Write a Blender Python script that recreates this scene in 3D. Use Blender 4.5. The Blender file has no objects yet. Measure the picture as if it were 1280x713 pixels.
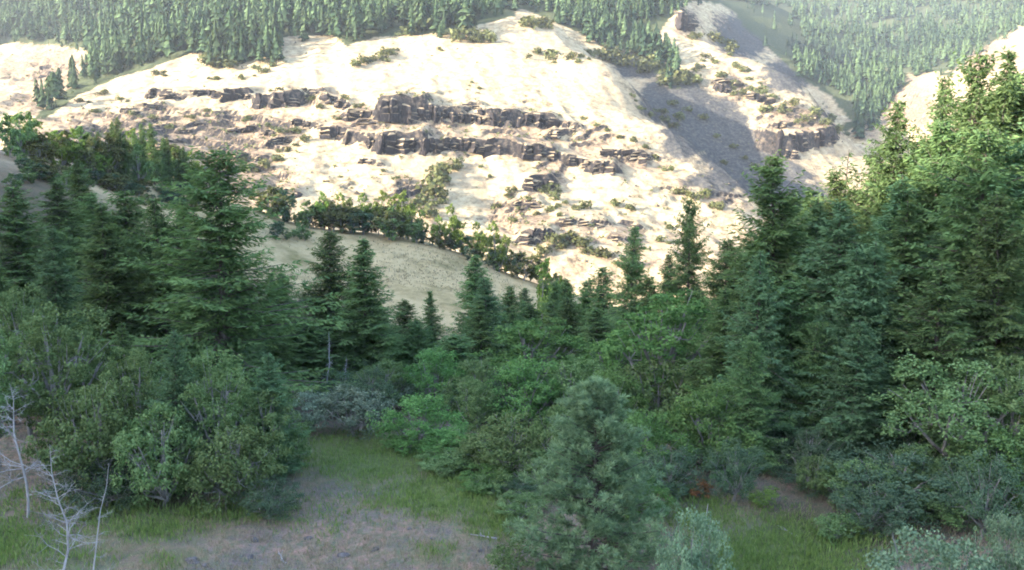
import bpy, math
import numpy as np
from mathutils import Vector

# ------------------------------------------------------------------ camera, sky, sun, exposure
scene = bpy.context.scene
coll = scene.collection
FPX, CX, CY = 1032.0, 640.0, 356.5          # focal length and centre, in photograph pixels (1280 x 713)
PITCH = math.atan(156.5 / FPX)              # camera looks slightly down, horizon at row 200
CAMZ = 18.0                                 # camera height over the clearing

cam_d = bpy.data.cameras.new('camera')
cam = bpy.data.objects.new('camera', cam_d)
coll.objects.link(cam)
cam.location = (0, 0, CAMZ)
cam.rotation_euler = (math.pi / 2 - PITCH, 0, 0)
cam_d.sensor_width = 36.0
cam_d.lens = 36.0 * FPX / 1280.0
cam_d.clip_start = 0.5
cam_d.clip_end = 20000
scene.camera = cam

SUN_ELEV = math.radians(17.5)
SH = np.array([-0.90, -0.436]); SH /= np.linalg.norm(SH)      # horizontal direction towards the sun
TO_SUN = Vector((SH[0] * math.cos(SUN_ELEV), SH[1] * math.cos(SUN_ELEV), math.sin(SUN_ELEV)))

world = bpy.data.worlds.new('World'); scene.world = world; world.use_nodes = True
wn = world.node_tree; wn.nodes.clear()
w_out = wn.nodes.new('ShaderNodeOutputWorld'); w_bg = wn.nodes.new('ShaderNodeBackground')
w_sky = wn.nodes.new('ShaderNodeTexSky'); w_sky.sky_type = 'NISHITA'; w_sky.sun_disc = False
w_sky.sun_elevation = SUN_ELEV
w_sky.sun_rotation = math.atan2(SH[0], SH[1])
w_sky.altitude = 600; w_sky.air_density = 1.0; w_sky.dust_density = 2.0; w_sky.ozone_density = 1.0
w_bg.inputs['Strength'].default_value = 0.15
wn.links.new(w_sky.outputs[0], w_bg.inputs[0]); wn.links.new(w_bg.outputs[0], w_out.inputs[0])

sun_d = bpy.data.lights.new('sun', 'SUN'); sun = bpy.data.objects.new('sun', sun_d)
coll.objects.link(sun)
sun_d.energy = 3.4; sun_d.angle = math.radians(0.53); sun_d.color = (1.0, 0.87, 0.70)
sun.rotation_euler = TO_SUN.to_track_quat('Z', 'Y').to_euler()

vs = scene.view_settings
vs.view_transform = 'Standard'; vs.look = 'None'; vs.gamma = 1.0; vs.use_curve_mapping = False
vs.exposure = 3.0
scene.render.engine = 'CYCLES'
cy = scene.cycles
cy.max_bounces = 5; cy.diffuse_bounces = 3; cy.glossy_bounces = 1; cy.transmission_bounces = 3
cy.volume_bounces = 0; cy.transparent_max_bounces = 4; cy.caustics_reflective = False; cy.caustics_refractive = False
cy.use_denoising = True; cy.filter_width = 1.9
cy.use_adaptive_sampling = True; cy.adaptive_threshold = 0.015

# ------------------------------------------------------------------ helpers
RS = lambda s: np.random.default_rng(s)
def nrm(v):
    return v / np.maximum(np.linalg.norm(v, axis=-1, keepdims=True), 1e-9)

def build(name, V, Q=None, T=None, mat=None, tint=None, attrs=None, smooth=False):
    """numpy arrays -> mesh datablock"""
    V = np.asarray(V, np.float32)
    me = bpy.data.meshes.new(name)
    nq = 0 if Q is None else len(Q); nt = 0 if T is None else len(T)
    idx = []; tot = []
    if nq: idx.append(np.asarray(Q, np.int32).ravel()); tot.append(np.full(nq, 4, np.int32))
    if nt: idx.append(np.asarray(T, np.int32).ravel()); tot.append(np.full(nt, 3, np.int32))
    idx = np.concatenate(idx); tot = np.concatenate(tot)
    me.vertices.add(len(V)); me.vertices.foreach_set('co', V.ravel())
    me.loops.add(len(idx)); me.loops.foreach_set('vertex_index', idx)
    me.polygons.add(len(tot))
    me.polygons.foreach_set('loop_start', np.concatenate([[0], np.cumsum(tot)[:-1]]).astype(np.int32))
    me.polygons.foreach_set('loop_total', tot)
    me.update(calc_edges=True)
    me.polygons.foreach_set('use_smooth', np.full(len(tot), smooth))
    A = dict(attrs or {})
    if tint is not None: A['tint'] = tint
    for k, a in A.items():
        at_ = me.attributes.new(k, 'FLOAT', 'POINT'); at_.data.foreach_set('value', np.asarray(a, np.float32))
    if mat: me.materials.append(mat)
    return me

def obj(name, me, parent=None, loc=(0, 0, 0), rz=0.0, scale=(1, 1, 1)):
    o = bpy.data.objects.new(name, me); coll.objects.link(o)
    o.location = loc; o.rotation_euler = (0, 0, rz); o.scale = scale
    if parent: o.parent = parent
    return o

def tag(o, label=None, cat=None, group=None, kind=None):
    if label: o['label'] = label
    if cat: o['category'] = cat
    if group: o['group'] = group
    if kind: o['kind'] = kind
    return o

class Geo:
    """collects quads and triangles"""
    def __init__(s): s.V = []; s.Q = []; s.T = []; s.t = []; s.n = 0
    def add(s, V, Q=None, T=None, tint=0.5):
        V = np.asarray(V, float)
        if Q is not None and len(Q): s.Q.append(np.asarray(Q) + s.n)
        if T is not None and len(T): s.T.append(np.asarray(T) + s.n)
        s.V.append(V); s.t.append(np.broadcast_to(np.asarray(tint, float), (len(V),))); s.n += len(V)
    def tube(s, P, R, sides=6, tint=0.5):
        P = np.asarray(P, float); R = np.asarray(R, float); n = len(P)
        d = np.gradient(P, axis=0); d = nrm(d)
        ref = np.array([0.31, 0.95, 0.05]) if abs(d[:, 2]).mean() > 0.6 else np.array([0.03, 0.05, 1.0])
        a = nrm(np.cross(d, ref)); b = np.cross(d, a)
        th = np.arange(sides) * 2 * np.pi / sides
        ring = P[:, None] + R[:, None, None] * (np.cos(th)[None, :, None] * a[:, None] + np.sin(th)[None, :, None] * b[:, None])
        i = np.arange(n - 1)[:, None] * sides; j = np.arange(sides)[None]; k = (j + 1) % sides
        Q = np.stack([i + j, i + k, i + sides + k, i + sides + j], -1).reshape(-1, 4)
        s.add(ring.reshape(-1, 3), Q, None, tint)
    def mesh(s, name, mat, smooth=False):
        return build(name, np.concatenate(s.V), np.concatenate(s.Q) if s.Q else None,
                     np.concatenate(s.T) if s.T else None, mat, np.concatenate(s.t), smooth=smooth)

def leaves(g, C, A, B, L, W, tint):
    """diamond leaf quads"""
    L = np.broadcast_to(L, (len(C),))[:, None]; W = np.broadcast_to(W, (len(C),))[:, None]
    V = np.stack([C, C + A * L * .42 + B * W * .5, C + A * L, C + A * L * .42 - B * W * .5], 1)
    Q = np.arange(len(C) * 4).reshape(-1, 4)
    g.add(V.reshape(-1, 3), Q, None, np.repeat(np.broadcast_to(tint, (len(C),)), 4))

# value noise
def vnoise(x, y, seed=0):
    xi = np.floor(x).astype(np.int64); yi = np.floor(y).astype(np.int64)
    fx = x - xi; fy = y - yi
    fx = fx * fx * (3 - 2 * fx); fy = fy * fy * (3 - 2 * fy)
    def h(a, b):
        n = (a * 374761393 + b * 668265263 + seed * 1442695041) & 0xffffffff
        n = ((n ^ (n >> 13)) * 1274126177) & 0xffffffff
        return ((n ^ (n >> 16)) & 0xffff) / 32767.5 - 1.0
    return (h(xi, yi) * (1 - fx) + h(xi + 1, yi) * fx) * (1 - fy) + (h(xi, yi + 1) * (1 - fx) + h(xi + 1, yi + 1) * fx) * fy
def fbm(x, y, wl, oct=4, seed=0, gain=0.5):
    a = 1.0; s = 0.0
    for i in range(oct):
        s = s + a * vnoise(x / wl + 17.3 * i, y / wl - 9.1 * i, seed + i); a *= gain; wl *= 0.5
    return s
def sstep(a, b, x):
    t = np.clip((x - a) / (b - a), 0, 1); return t * t * (3 - 2 * t)

# pixel <-> place
SP, CP = math.sin(PITCH), math.cos(PITCH)
def ray(px, py):
    u = (np.asarray(px, float) - CX) / FPX; v = (CY - np.asarray(py, float)) / FPX
    return np.stack([u + 0 * v, CP + v * SP, -SP + v * CP], -1)
def at(px, py, Y):
    r = ray(px, py); k = np.asarray(Y, float) / r[..., 1]
    p = r * k[..., None]; p[..., 2] += CAMZ
    return p
def project(P):
    x, y, z = P[..., 0], P[..., 1], P[..., 2] - CAMZ
    d = y * CP - z * SP; d = np.where(np.abs(d) < 1e-3, 1e-3, d)
    return CX + FPX * x / d, CY - FPX * (y * SP + z * CP) / d, d

# ------------------------------------------------------------------ terrain height
CTRL = []
def c3(x, y, z): CTRL.append((x, y, z))
def cp(px, py, Y): CTRL.append(tuple(at(px, py, Y)))
for x in (-45, -20, 0, 20, 40):
    for y in (5, 25, 45): c3(x, y, 0.2 - 0.004 * max(x, 0) + 0.02 * max(-x, 0))
for x, y, z in ((-70, 40, 6), (-60, 70, 5), (-30, 62, -1), (-10, 60, -1.5), (8, 60, -2), (28, 62, -1), (48, 60, 2), (70, 50, 5), (75, 90, 2),
                (-70, 100, 8), (-45, 95, 1), (-20, 95, -6), (0, 100, -10), (25, 105, -13), (45, 120, -14), (80, 140, -12),
                (-95, 150, 17), (-60, 150, 2), (-20, 145, -14), (15, 150, -20), (60, 170, -26), (120, 180, -20), (140, 100, 8), (130, 40, 10),
                (-150, 60, 30), (-150, 0, 32), (-100, -60, 22), (0, -60, 2), (100, -60, 12), (0, -300, 5), (250, -200, 40), (250, 100, 40),
                (-200, 330, 0), (-120, 330, -30), (-60, 345, -60), (30, 350, -70), (120, 350, -70), (220, 330, -45), (350, 330, 10),
                (-60, 395, -70), (60, 400, -78), (180, 400, -70), (330, 420, -20), (-220, 410, -20), (-420, 420, 0)): c3(x, y, z)
for a in ((60, 222, 150), (20, 205, 165), (120, 232, 190), (190, 238, 205), (250, 245, 225), (330, 268, 262), (440, 289, 262), (560, 309, 260), (650, 344, 255),
          (730, 372, 250), (340, 345, 190), (430, 370, 180), (520, 388, 180), (620, 385, 195), (340, 300, 230), (480, 330, 218), (580, 345, 225),
          (820, 400, 240), (950, 400, 240)): cp(*a)
# the sunlit hill, its spur and the slopes behind: column by column, (row, distance)
for px, col in ((-150, ((200, 480), (140, 620), (110, 800), (85, 1000), (40, 1200), (-40, 1600))),
                (60, ((205, 470), (160, 550), (122, 680), (112, 820), (88, 960), (62, 1080), (10, 1350), (-60, 1700))),
                (150, ((235, 450), (170, 560), (118, 670), (98, 740), (80, 860), (40, 1020), (-10, 1250), (-80, 1600))),
                (250, ((275, 440), (195, 550), (122, 640), (84, 740), (58, 810), (0, 1000), (-80, 1300))),
                (420, ((305, 440), (212, 545), (132, 625), (82, 715), (50, 800), (8, 950), (-70, 1300))),
                (600, ((332, 435), (245, 530), (155, 615), (92, 710), (45, 800), (24, 860), (10, 980), (-60, 1350))),
                (690, ((340, 432), (252, 525), (170, 610), (105, 705), (62, 785), (40, 840), (30, 960), (-20, 1200))),
                (770, ((348, 430), (266, 520), (192, 605), (130, 690), (84, 755), (100, 800), (72, 930), (10, 1150), (-50, 1400))),
                (850, ((352, 428), (284, 515), (222, 588), (168, 650), (190, 700), (160, 790), (105, 870), (60, 950), (8, 1060), (10, 1180), (-30, 1500))),
                (930, ((356, 426), (305, 495), (262, 545), (232, 600), (262, 660), (225, 740), (158, 825), (98, 900), (74, 945), (90, 1080), (50, 1350), (-10, 1900))),
                (1000, ((365, 426), (300, 540), (272, 640), (232, 735), (175, 810), (122, 870), (108, 915), (130, 1050), (90, 1300), (30, 1800), (-20, 2500))),
                (1060, ((365, 440), (290, 600), (245, 720), (198, 810), (172, 865), (185, 1000), (165, 1200), (110, 1500), (40, 2000), (-10, 2700))),
                (1150, ((350, 450), (270, 620), (210, 800), (160, 980), (118, 1180), (95, 1330), (82, 1600), (25, 2100), (-30, 2800))),
                (1290, ((300, 450), (210, 640), (130, 900), (80, 1100), (48, 1300), (40, 1500), (0, 2100), (-60, 2800))),
                (1450, ((200, 500), (100, 900), (0, 1400), (-80, 2600)))):
    for py, Y in col: cp(px, py, Y)
for px, py, Y, dx, dy, dz in ((735, 62, 800, 50, 60, -32), (790, 105, 730, 48, 50, -38), (850, 178, 645, 45, 50, -40), (895, 215, 615, 42, 48, -38), (935, 240, 590, 40, 45, -30),
                              (862, 12, 1050, 60, 70, -45), (905, 55, 990, 60, 65, -50), (935, 78, 945, 55, 60, -48), (1000, 110, 915, 50, 55, -45), (1048, 160, 870, 40, 50, -35)):
    q = at(px, py, Y); c3(q[0] + dx, q[1] + dy, q[2] + dz)
for x in (-2600, -1300, 0, 1300, 2600):
    c3(x, 3400, 620); c3(x, -2600, 150)
for x in (-3000, 3000):
    for y in (-1200, 300, 1800): c3(x, y, 350)
CT = np.array(CTRL)
KC = 22.0
def phi(r2): return np.sqrt(r2 + KC * KC)
_n = len(CT)
_A = np.zeros((_n + 3, _n + 3))
_d2 = ((CT[:, None, :2] - CT[None, :, :2]) ** 2).sum(-1)
_A[:_n, :_n] = phi(_d2) - 0.5 * np.eye(_n)
_A[:_n, _n] = 1; _A[:_n, _n + 1:] = CT[:, :2] / 1000; _A[_n, :_n] = 1; _A[_n + 1:, :_n] = CT[:, :2].T / 1000
_W = np.linalg.solve(_A, np.concatenate([CT[:, 2], [0, 0, 0]]))
def rbf(x, y):
    out = np.empty(x.shape)
    xf, yf, of = x.ravel(), y.ravel(), out.ravel()
    for i in range(0, len(xf), 20000):
        a, b = xf[i:i + 20000], yf[i:i + 20000]
        r2 = (a[:, None] - CT[None, :, 0]) ** 2 + (b[:, None] - CT[None, :, 1]) ** 2
        of[i:i + 20000] = phi(r2) @ _W[:_n] + _W[_n] + (a * _W[_n + 1] + b * _W[_n + 2]) / 1000
    return of.reshape(x.shape)
# the hill to the left, outside the frame, that keeps the near valley in shade
UU = np.array([SH[1], -SH[0]])          # across the sun's direction, growing with depth
TE = math.tan(SUN_ELEV)
def ridge(x, y):
    s = -(x * SH[0] + y * SH[1]); u = x * UU[0] + y * UU[1]
    W = np.interp(u, [-1200, -300, 40, 110, 150, 215, 270, 330, 420], [-60, 17, 16.5, 15, 6, 0, 0, -10, -74])
    crest = CAMZ + W + 300 * TE + 2.5 * fbm(x, y, 40, 3, 91)
    d = np.abs(s + 300)
    return crest - 0.66 * d - np.maximum(0, u - 420) * 0.6 - np.maximum(0, -u - 1200) * 0.6
def blobs(px, py, L):
    m = np.zeros(np.shape(px))
    for (cx, cy_, rx, ry, s) in L: m = np.maximum(m, s * np.exp(-(((px - cx) / rx) ** 2 + ((py - cy_) / ry) ** 2)))
    return m
SMOOTH = [(640, 80, 150, 42, 1.0), (330, 95, 90, 16, .7), (430, 225, 50, 30, .9), (760, 250, 60, 22, .8), (800, 125, 50, 30, .9), (560, 90, 90, 30, .9), (470, 190, 60, 18, .6), (870, 70, 30, 16, .6), (590, 230, 40, 24, .6)]
SCREE_SHADE = [(800, 82, 40, 18, 1.0), (845, 125, 44, 30, 1.25), (885, 160, 52, 34, 1.3), (925, 195, 52, 34, 1.3), (965, 225, 50, 30, 1.2), (850, 180, 30, 26, .8), (900, 228, 50, 18, .8), (1000, 250, 46, 28, 1.0), (930, 45, 40, 30, 1.0), (985, 95, 40, 26, .8)]  # dark ravine rock, spread over the shaded gully to paint its shadow deeper
RUBBLE = [(200, 165, 110, 40, .75), (120, 150, 60, 25, .6), (330, 165, 60, 40, .75), (290, 200, 70, 30, .85), (380, 125, 60, 16, .5), (450, 150, 50, 26, .6), (520, 135, 60, 30, .7), (600, 165, 40, 40, .6),
          (650, 165, 70, 40, .75), (740, 175, 50, 28, .6), (790, 200, 60, 22, .55), (505, 245, 45, 40, .65), (650, 270, 45, 34, .8), (690, 215, 30, 30, .6), (760, 290, 70, 26, .55), (720, 300, 60, 18, .6),
          (850, 240, 50, 25, .5), (870, 90, 40, 30, .4), (920, 110, 50, 30, .5), (980, 150, 50, 30, .6), (1020, 160, 40, 30, .7), (860, 28, 20, 24, .7), (900, 250, 40, 30, .5), (420, 215, 25, 30, .4),
          (330, 230, 60, 30, .8), (240, 225, 60, 30, .7), (1180, 100, 60, 25, .3), (1090, 160, 30, 30, .4), (50, 70, 60, 20, .45), (40, 105, 50, 12, .5), (30, 130, 40, 18, .7), (150, 175, 120, 40, .95), (280, 170, 90, 36, .9), (100, 200, 60, 30, .8), (560, 170, 120, 44, .55), (1130, 130, 60, 40, .8), (1230, 70, 60, 30, .8), (640, 290, 120, 30, .5), (430, 240, 40, 16, .6), (60, 85, 70, 40, .8), (905, 30, 22, 20, .6)]
CLIFFS = [  # px left, px right, base row left, base row right, height in rows
    (186, 228, 122, 124, 12), (232, 272, 120, 120, 9), (282, 312, 125, 123, 15), (322, 345, 135, 132, 18), (343, 376, 134, 132, 22),
    (378, 406, 122, 120, 11), (168, 204, 138, 134, 8), (366, 386, 156, 158, 9), (410, 434, 170, 174, 14), (434, 474, 180, 184, 18),
    (474, 530, 150, 150, 33), (534, 575, 150, 150, 20), (474, 530, 189, 188, 26), (532, 575, 190, 186, 17), (582, 604, 136, 138, 10),
    (612, 652, 156, 156, 20), (650, 694, 154, 158, 17), (612, 650, 193, 194, 20), (650, 692, 194, 198, 17), (704, 722, 160, 162, 9),
    (738, 770, 216, 216, 16), (756, 806, 194, 196, 9), (655, 690, 299, 297, 13), (660, 690, 234, 232, 16), (300, 330, 198, 200, 8), (452, 474, 205, 207, 8),
    (848, 864, 36, 38, 20), (954, 990, 188, 196, 28), (990, 1018, 188, 186, 24), (1018, 1044, 182, 176, 20), (895, 912, 112, 116, 9), (940, 962, 122, 128, 9),
    (700, 760, 280, 284, 9), (760, 800, 300, 306, 8), (204, 234, 124, 124, 8), (268, 284, 121, 123, 8), (308, 324, 125, 132, 9), (404, 436, 124, 136, 9), (386, 412, 160, 168, 10),
    (434, 476, 148, 150, 12), (572, 584, 144, 142, 11), (600, 614, 146, 152, 13), (572, 613, 184, 190, 14), (690, 706, 158, 162, 11), (690, 740, 198, 210, 11), (575, 612, 150, 154, 9)]
_lr = RS(88); _k = 0
while _k < 30:
    _x, _y = _lr.uniform(90, 1045), _lr.uniform(70, 312)
    if blobs(_x, _y, RUBBLE) < .42 or (_x > 810 and _y > 185): continue
    _w = _lr.uniform(9, 30); _d = _lr.normal(0, 2.5)
    CLIFFS.append((_x - _w / 2, _x + _w / 2, _y - _d, _y + _d, _lr.uniform(4, 9))); _k += 1
CB = []
def height(x, y, bumps=True, fine=True):
    x = np.asarray(x, float); y = np.asarray(y, float)
    z = rbf(x, y); r = np.hypot(x, y)
    k = 0.12
    zr = ridge(x, y)
    m = np.maximum(z, zr); z = m + np.log1p(np.exp(-np.abs(z - zr) * k)) / k * sstep(30, 80, -x) * (y < 330)
    far = sstep(330, 470, y)
    z = z + far * (3.6 * fbm(x, y, 90, 3, 5) + 1.3 * np.abs(fbm(x, y, 22, 4, 8, .6)) - 2.2 * np.abs(fbm(x * 1.0 + .25 * y, y * .22, 24, 3, 9))) + (1 - far) * sstep(60, 150, r) * 1.2 * fbm(x, y, 30, 3, 3)
    z = z + sstep(900, 1500, y) * 22 * fbm(x, y, 260, 3, 41)
    if fine: z = z + 0.16 * fbm(x, y, 3.5, 3, 12) * (1 - far) + 0.25 * fbm(x, y, 14, 2, 19) * (1 - far)
    yf = np.atleast_1d(y > 400)
    if yf.any():
        zz = np.atleast_1d(z).copy(); xx = np.atleast_1d(x)[yf]; yy = np.atleast_1d(y)[yf]; z0 = zz[yf]
        a, b, _ = project(np.stack([xx, yy, z0], -1)); mk = np.clip(blobs(a, b, RUBBLE) * 1.5 - .18, 0, 1)
        st = 8.0; q = z0 / st + 1.3 * fbm(xx, yy, 45, 3, 61); fq = q - np.floor(q)
        zz[yf] = z0 + mk * st * (sstep(.52, .80, fq) - fq) * .8 + mk * 1.3 * np.abs(fbm(xx, yy, 9, 2, 71)); z = zz.reshape(np.shape(z))
    if bumps:
        for (A, B, hh) in CB:
            L_ = B[0] - A[0]; near = (np.abs(x - (A[0] + B[0]) / 2) < abs(L_) * .5 + 14) & (np.abs(y - (A[1] + B[1]) / 2) < 70 + abs(B[1] - A[1]))
            if not np.any(near): continue
            xx = np.atleast_1d(x)[np.atleast_1d(near)]; yy = np.atleast_1d(y)[np.atleast_1d(near)]; zz = np.atleast_1d(z); z0 = zz[np.atleast_1d(near)]
            t = (xx - A[0]) / L_; e = 7.0 / max(abs(L_), 7.0)
            w = sstep(-e, .3 * e, t) * sstep(1 + e, 1 - .3 * e, t)
            dy = yy - (A[1] + (B[1] - A[1]) * t) + 1.6 * vnoise(xx / 6.0, yy * 0 + hh, 33)
            cap = A[2] + (B[2] - A[2]) * t + hh * (.90 + .10 * vnoise(xx / 9.0, yy * 0, 34)) + .14 * np.maximum(dy, 0)
            f = w * sstep(-.8, .9, dy) * sstep(60, 30, dy)
            zz[np.atleast_1d(near)] = np.where(cap > z0, z0 + f * (cap - z0), z0); z = zz.reshape(np.shape(z))
    return z
# fast lookup raster for the visible fan
GX0, GX1, GY0, GY1, GS = -1100.0, 1100.0, 6.0, 1500.0, 4.0
_gx = np.arange(GX0, GX1 + GS, GS); _gy = np.arange(GY0, GY1 + GS, GS)
_GZ = height(*np.meshgrid(_gx, _gy), bumps=False, fine=False)
def zfast(x, y):
    fx = np.clip((x - GX0) / GS, 0, len(_gx) - 1.001); fy = np.clip((y - GY0) / GS, 0, len(_gy) - 1.001)
    i = fx.astype(int); j = fy.astype(int); a = fx - i; b = fy - j
    return (_GZ[j, i] * (1 - a) + _GZ[j, i + 1] * a) * (1 - b) + (_GZ[j + 1, i] * (1 - a) + _GZ[j + 1, i + 1] * a) * b
def hits(px, py, y0=14.0, y1=3000.0, n=900):
    """where the pixel's ray meets the ground; returns points and a hit flag"""
    px = np.atleast_1d(np.asarray(px, float)); py = np.atleast_1d(np.asarray(py, float))
    Y = np.geomspace(y0, y1, n); r = ray(px, py)
    P = np.zeros((len(px), 3)); ok = np.zeros(len(px), bool)
    for a in range(0, len(px), 2000):
        rr = r[a:a + 2000]; k = Y[None] / rr[:, 1:2]
        X = rr[:, :1] * k; Z = CAMZ + rr[:, 2:] * k; YY = np.broadcast_to(Y[None], X.shape)
        inside = (YY < GY1) & (np.abs(X) < GX1)
        gz = zfast(X, YY)
        if (~inside).any():
            m = ~inside; sub = np.zeros(X.shape, bool); sub[:, ::6] = True; m &= sub
            g2 = np.full(X.shape, -1e9); g2[m] = height(X[m], YY[m], False, False)
            gz = np.where(inside, gz, g2)
        below = Z < gz
        f = below.argmax(1); okk = below.any(1)
        i = np.arange(len(rr)); f1 = np.maximum(f - 1, 0)
        d1 = (Z - gz)[i, f1]; d2 = (Z - gz)[i, f]
        t = np.clip(d1 / np.where(np.abs(d1 - d2) < 1e-6, 1, d1 - d2), 0, 1)
        t = np.where(np.abs(d1) > 1e6, 1, t)
        yy = Y[f1] * (1 - t) + Y[f] * t; kk = yy / rr[:, 1]
        P[a:a + 2000] = np.stack([rr[:, 0] * kk, yy, CAMZ + rr[:, 2] * kk], -1); ok[a:a + 2000] = okk
    return P, ok
def hit(px, py, y0=14.0):
    P, ok = hits([px], [py], y0); return P[0]
CLIFF_W = []
for (x0, x1, b0, b1, h) in CLIFFS:
    A_ = hit(x0, b0, 380); B_ = hit(x1, b1, 380)
    hh = h * (A_[1] + B_[1]) / 2 / FPX
    CLIFF_W.append((A_, B_, hh))
CB.extend(CLIFF_W)

# ------------------------------------------------------------------ materials
def new_mat(name):
    m = bpy.data.materials.new(name); m.use_nodes = True; m.node_tree.nodes.clear()
    return m, m.node_tree.nodes, m.node_tree.links
def ramp(N, L, src, stops, interp='LINEAR'):
    r = N.new('ShaderNodeValToRGB'); r.color_ramp.interpolation = interp
    e = r.color_ramp.elements
    while len(e) < len(stops): e.new(0.5)
    for q, (p, c) in zip(e, stops): q.position = p; q.color = (*c, 1)
    L.new(src, r.inputs[0]); return r.outputs[0]
def noise(N, L, vec, scale, detail=5, rough=0.6):
    n = N.new('ShaderNodeTexNoise'); n.inputs['Scale'].default_value = scale
    n.inputs['Detail'].default_value = detail; n.inputs['Roughness'].default_value = rough
    L.new(vec, n.inputs['Vector']); return n.outputs['Fac']
def mixc(N, L, fac, a, b, mode='MIX'):
    m = N.new('ShaderNodeMix'); m.data_type = 'RGBA'; m.blend_type = mode
    for k, v in (('Factor', fac), ('A', a), ('B', b)):
        s = [q for q in m.inputs if q.name == k and (q.type == 'RGBA' if k != 'Factor' else q.type == 'VALUE')][0]
        if hasattr(v, 'links'): L.new(v, s)
        elif k == 'Factor': s.default_value = v
        else: s.default_value = (*v, 1)
    return [q for q in m.outputs if q.type == 'RGBA'][0]
def mth(N, L, op, a, b):
    m = N.new('ShaderNodeMath'); m.operation = op
    for i, v in enumerate((a, b)):
        if hasattr(v, 'links'): L.new(v, m.inputs[i])
        else: m.inputs[i].default_value = v
    return m.outputs[0]
def attr(N, name):
    a = N.new('ShaderNodeAttribute'); a.attribute_name = name; return a.outputs['Fac']
def diffuse_out(N, L, col, bump=None, bstr=0.4, bdist=0.1):
    d = N.new('ShaderNodeBsdfDiffuse'); L.new(col, d.inputs['Color']); o = N.new('ShaderNodeOutputMaterial')
    if bump is not None:
        b = N.new('ShaderNodeBump'); b.inputs['Strength'].default_value = bstr; b.inputs['Distance'].default_value = bdist
        L.new(bump, b.inputs['Height']); L.new(b.outputs[0], d.inputs['Normal'])
    L.new(d.outputs[0], o.inputs[0])
def leaf_mat(name, dark, light, trans=0.34, var=0.45):
    m, N, L = new_mat(name)
    oi = N.new('ShaderNodeObjectInfo')
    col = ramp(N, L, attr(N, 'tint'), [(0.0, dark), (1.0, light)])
    hs = N.new('ShaderNodeHueSaturation')
    L.new(mth(N, L, 'MULTIPLY_ADD', oi.outputs['Random'], 0.03), hs.inputs['Hue'])
    hs.inputs['Hue'].links[0].from_node.inputs[2].default_value = 0.485
    v = mth(N, L, 'MULTIPLY_ADD', oi.outputs['Random'], var); v.node.inputs[2].default_value = 1 - var / 2
    L.new(v, hs.inputs['Value']); L.new(col, hs.inputs['Color']); col = hs.outputs[0]
    d = N.new('ShaderNodeBsdfDiffuse'); t = N.new('ShaderNodeBsdfTranslucent'); mx = N.new('ShaderNodeMixShader')
    tc = mixc(N, L, 0.6, col, (1.0, 1.0, 0.35), 'MULTIPLY')
    L.new(col, d.inputs[0]); L.new(tc, t.inputs[0]); mx.inputs[0].default_value = trans
    L.new(d.outputs[0], mx.inputs[1]); L.new(t.outputs[0], mx.inputs[2])
    o = N.new('ShaderNodeOutputMaterial'); L.new(mx.outputs[0], o.inputs[0])
    return m
def wood_mat(name, a, b, scale=6):
    m, N, L = new_mat(name); tc = N.new('ShaderNodeTexCoord')
    mp = N.new('ShaderNodeMapping'); mp.inputs['Scale'].default_value = (1, 1, 0.2); L.new(tc.outputs['Object'], mp.inputs[0])
    n = noise(N, L, mp.outputs[0], scale, 6, 0.7)
    diffuse_out(N, L, ramp(N, L, n, [(0.3, a), (0.7, b)]), n, 0.6, 0.05); return m
M = {}
M['fir'] = leaf_mat('fir_needles', (0.042, 0.082, 0.044), (0.165, 0.245, 0.092))
M['bluefir'] = leaf_mat('blue_fir_needles', (0.05, 0.1, 0.056), (0.15, 0.24, 0.118))
M['pine'] = leaf_mat('pine_needles', (0.072, 0.122, 0.072), (0.260, 0.345, 0.190), var=0.2)
M['oak'] = leaf_mat('oak_leaves', (0.062, 0.108, 0.04), (0.195, 0.27, 0.115), 0.25)
M['darkoak'] = leaf_mat('dark_oak_leaves', (0.04, 0.07, 0.042), (0.11, 0.16, 0.095), 0.2)
M['maple'] = leaf_mat('maple_leaves', (0.06, 0.125, 0.042), (0.17, 0.285, 0.095), 0.32)
M['silver'] = leaf_mat('silver_leaves', (0.090, 0.130, 0.095), (0.240, 0.300, 0.215), 0.2)
M['sage'] = leaf_mat('sage_leaves', (0.075, 0.120, 0.075), (0.200, 0.275, 0.165), 0.2)
M['grassgreen'] = leaf_mat('green_grass_blades', (0.080, 0.145, 0.040), (0.220, 0.300, 0.100), 0.3, 0.0)
M['drygrass'] = leaf_mat('dry_grass_blades', (0.160, 0.140, 0.100), (0.340, 0.300, 0.220), 0.3, 0.0)
M['rust'] = leaf_mat('rust_leaves', (0.2, 0.095, 0.045), (0.44, 0.23, 0.12), 0.3)
M['farfir'] = leaf_mat('far_conifer_needles', (0.016, 0.032, 0.02), (0.085, 0.125, 0.06), 0.15, 0.3)
M['scrub'] = leaf_mat('scrub_leaves', (0.05, 0.06, 0.026), (0.15, 0.16, 0.07), 0.2, 0.4)
M['yellowbush'] = leaf_mat('yellow_green_leaves', (0.080, 0.130, 0.030), (0.220, 0.290, 0.080), 0.3)
M['bark'] = wood_mat('bark', (0.055, 0.045, 0.038), (0.160, 0.140, 0.125))
M['greybark'] = wood_mat('grey_bark', (0.10, 0.095, 0.09), (0.26, 0.25, 0.24))
M['dead'] = wood_mat('bleached_wood', (0.15, 0.145, 0.145), (0.40, 0.39, 0.40))

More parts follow.
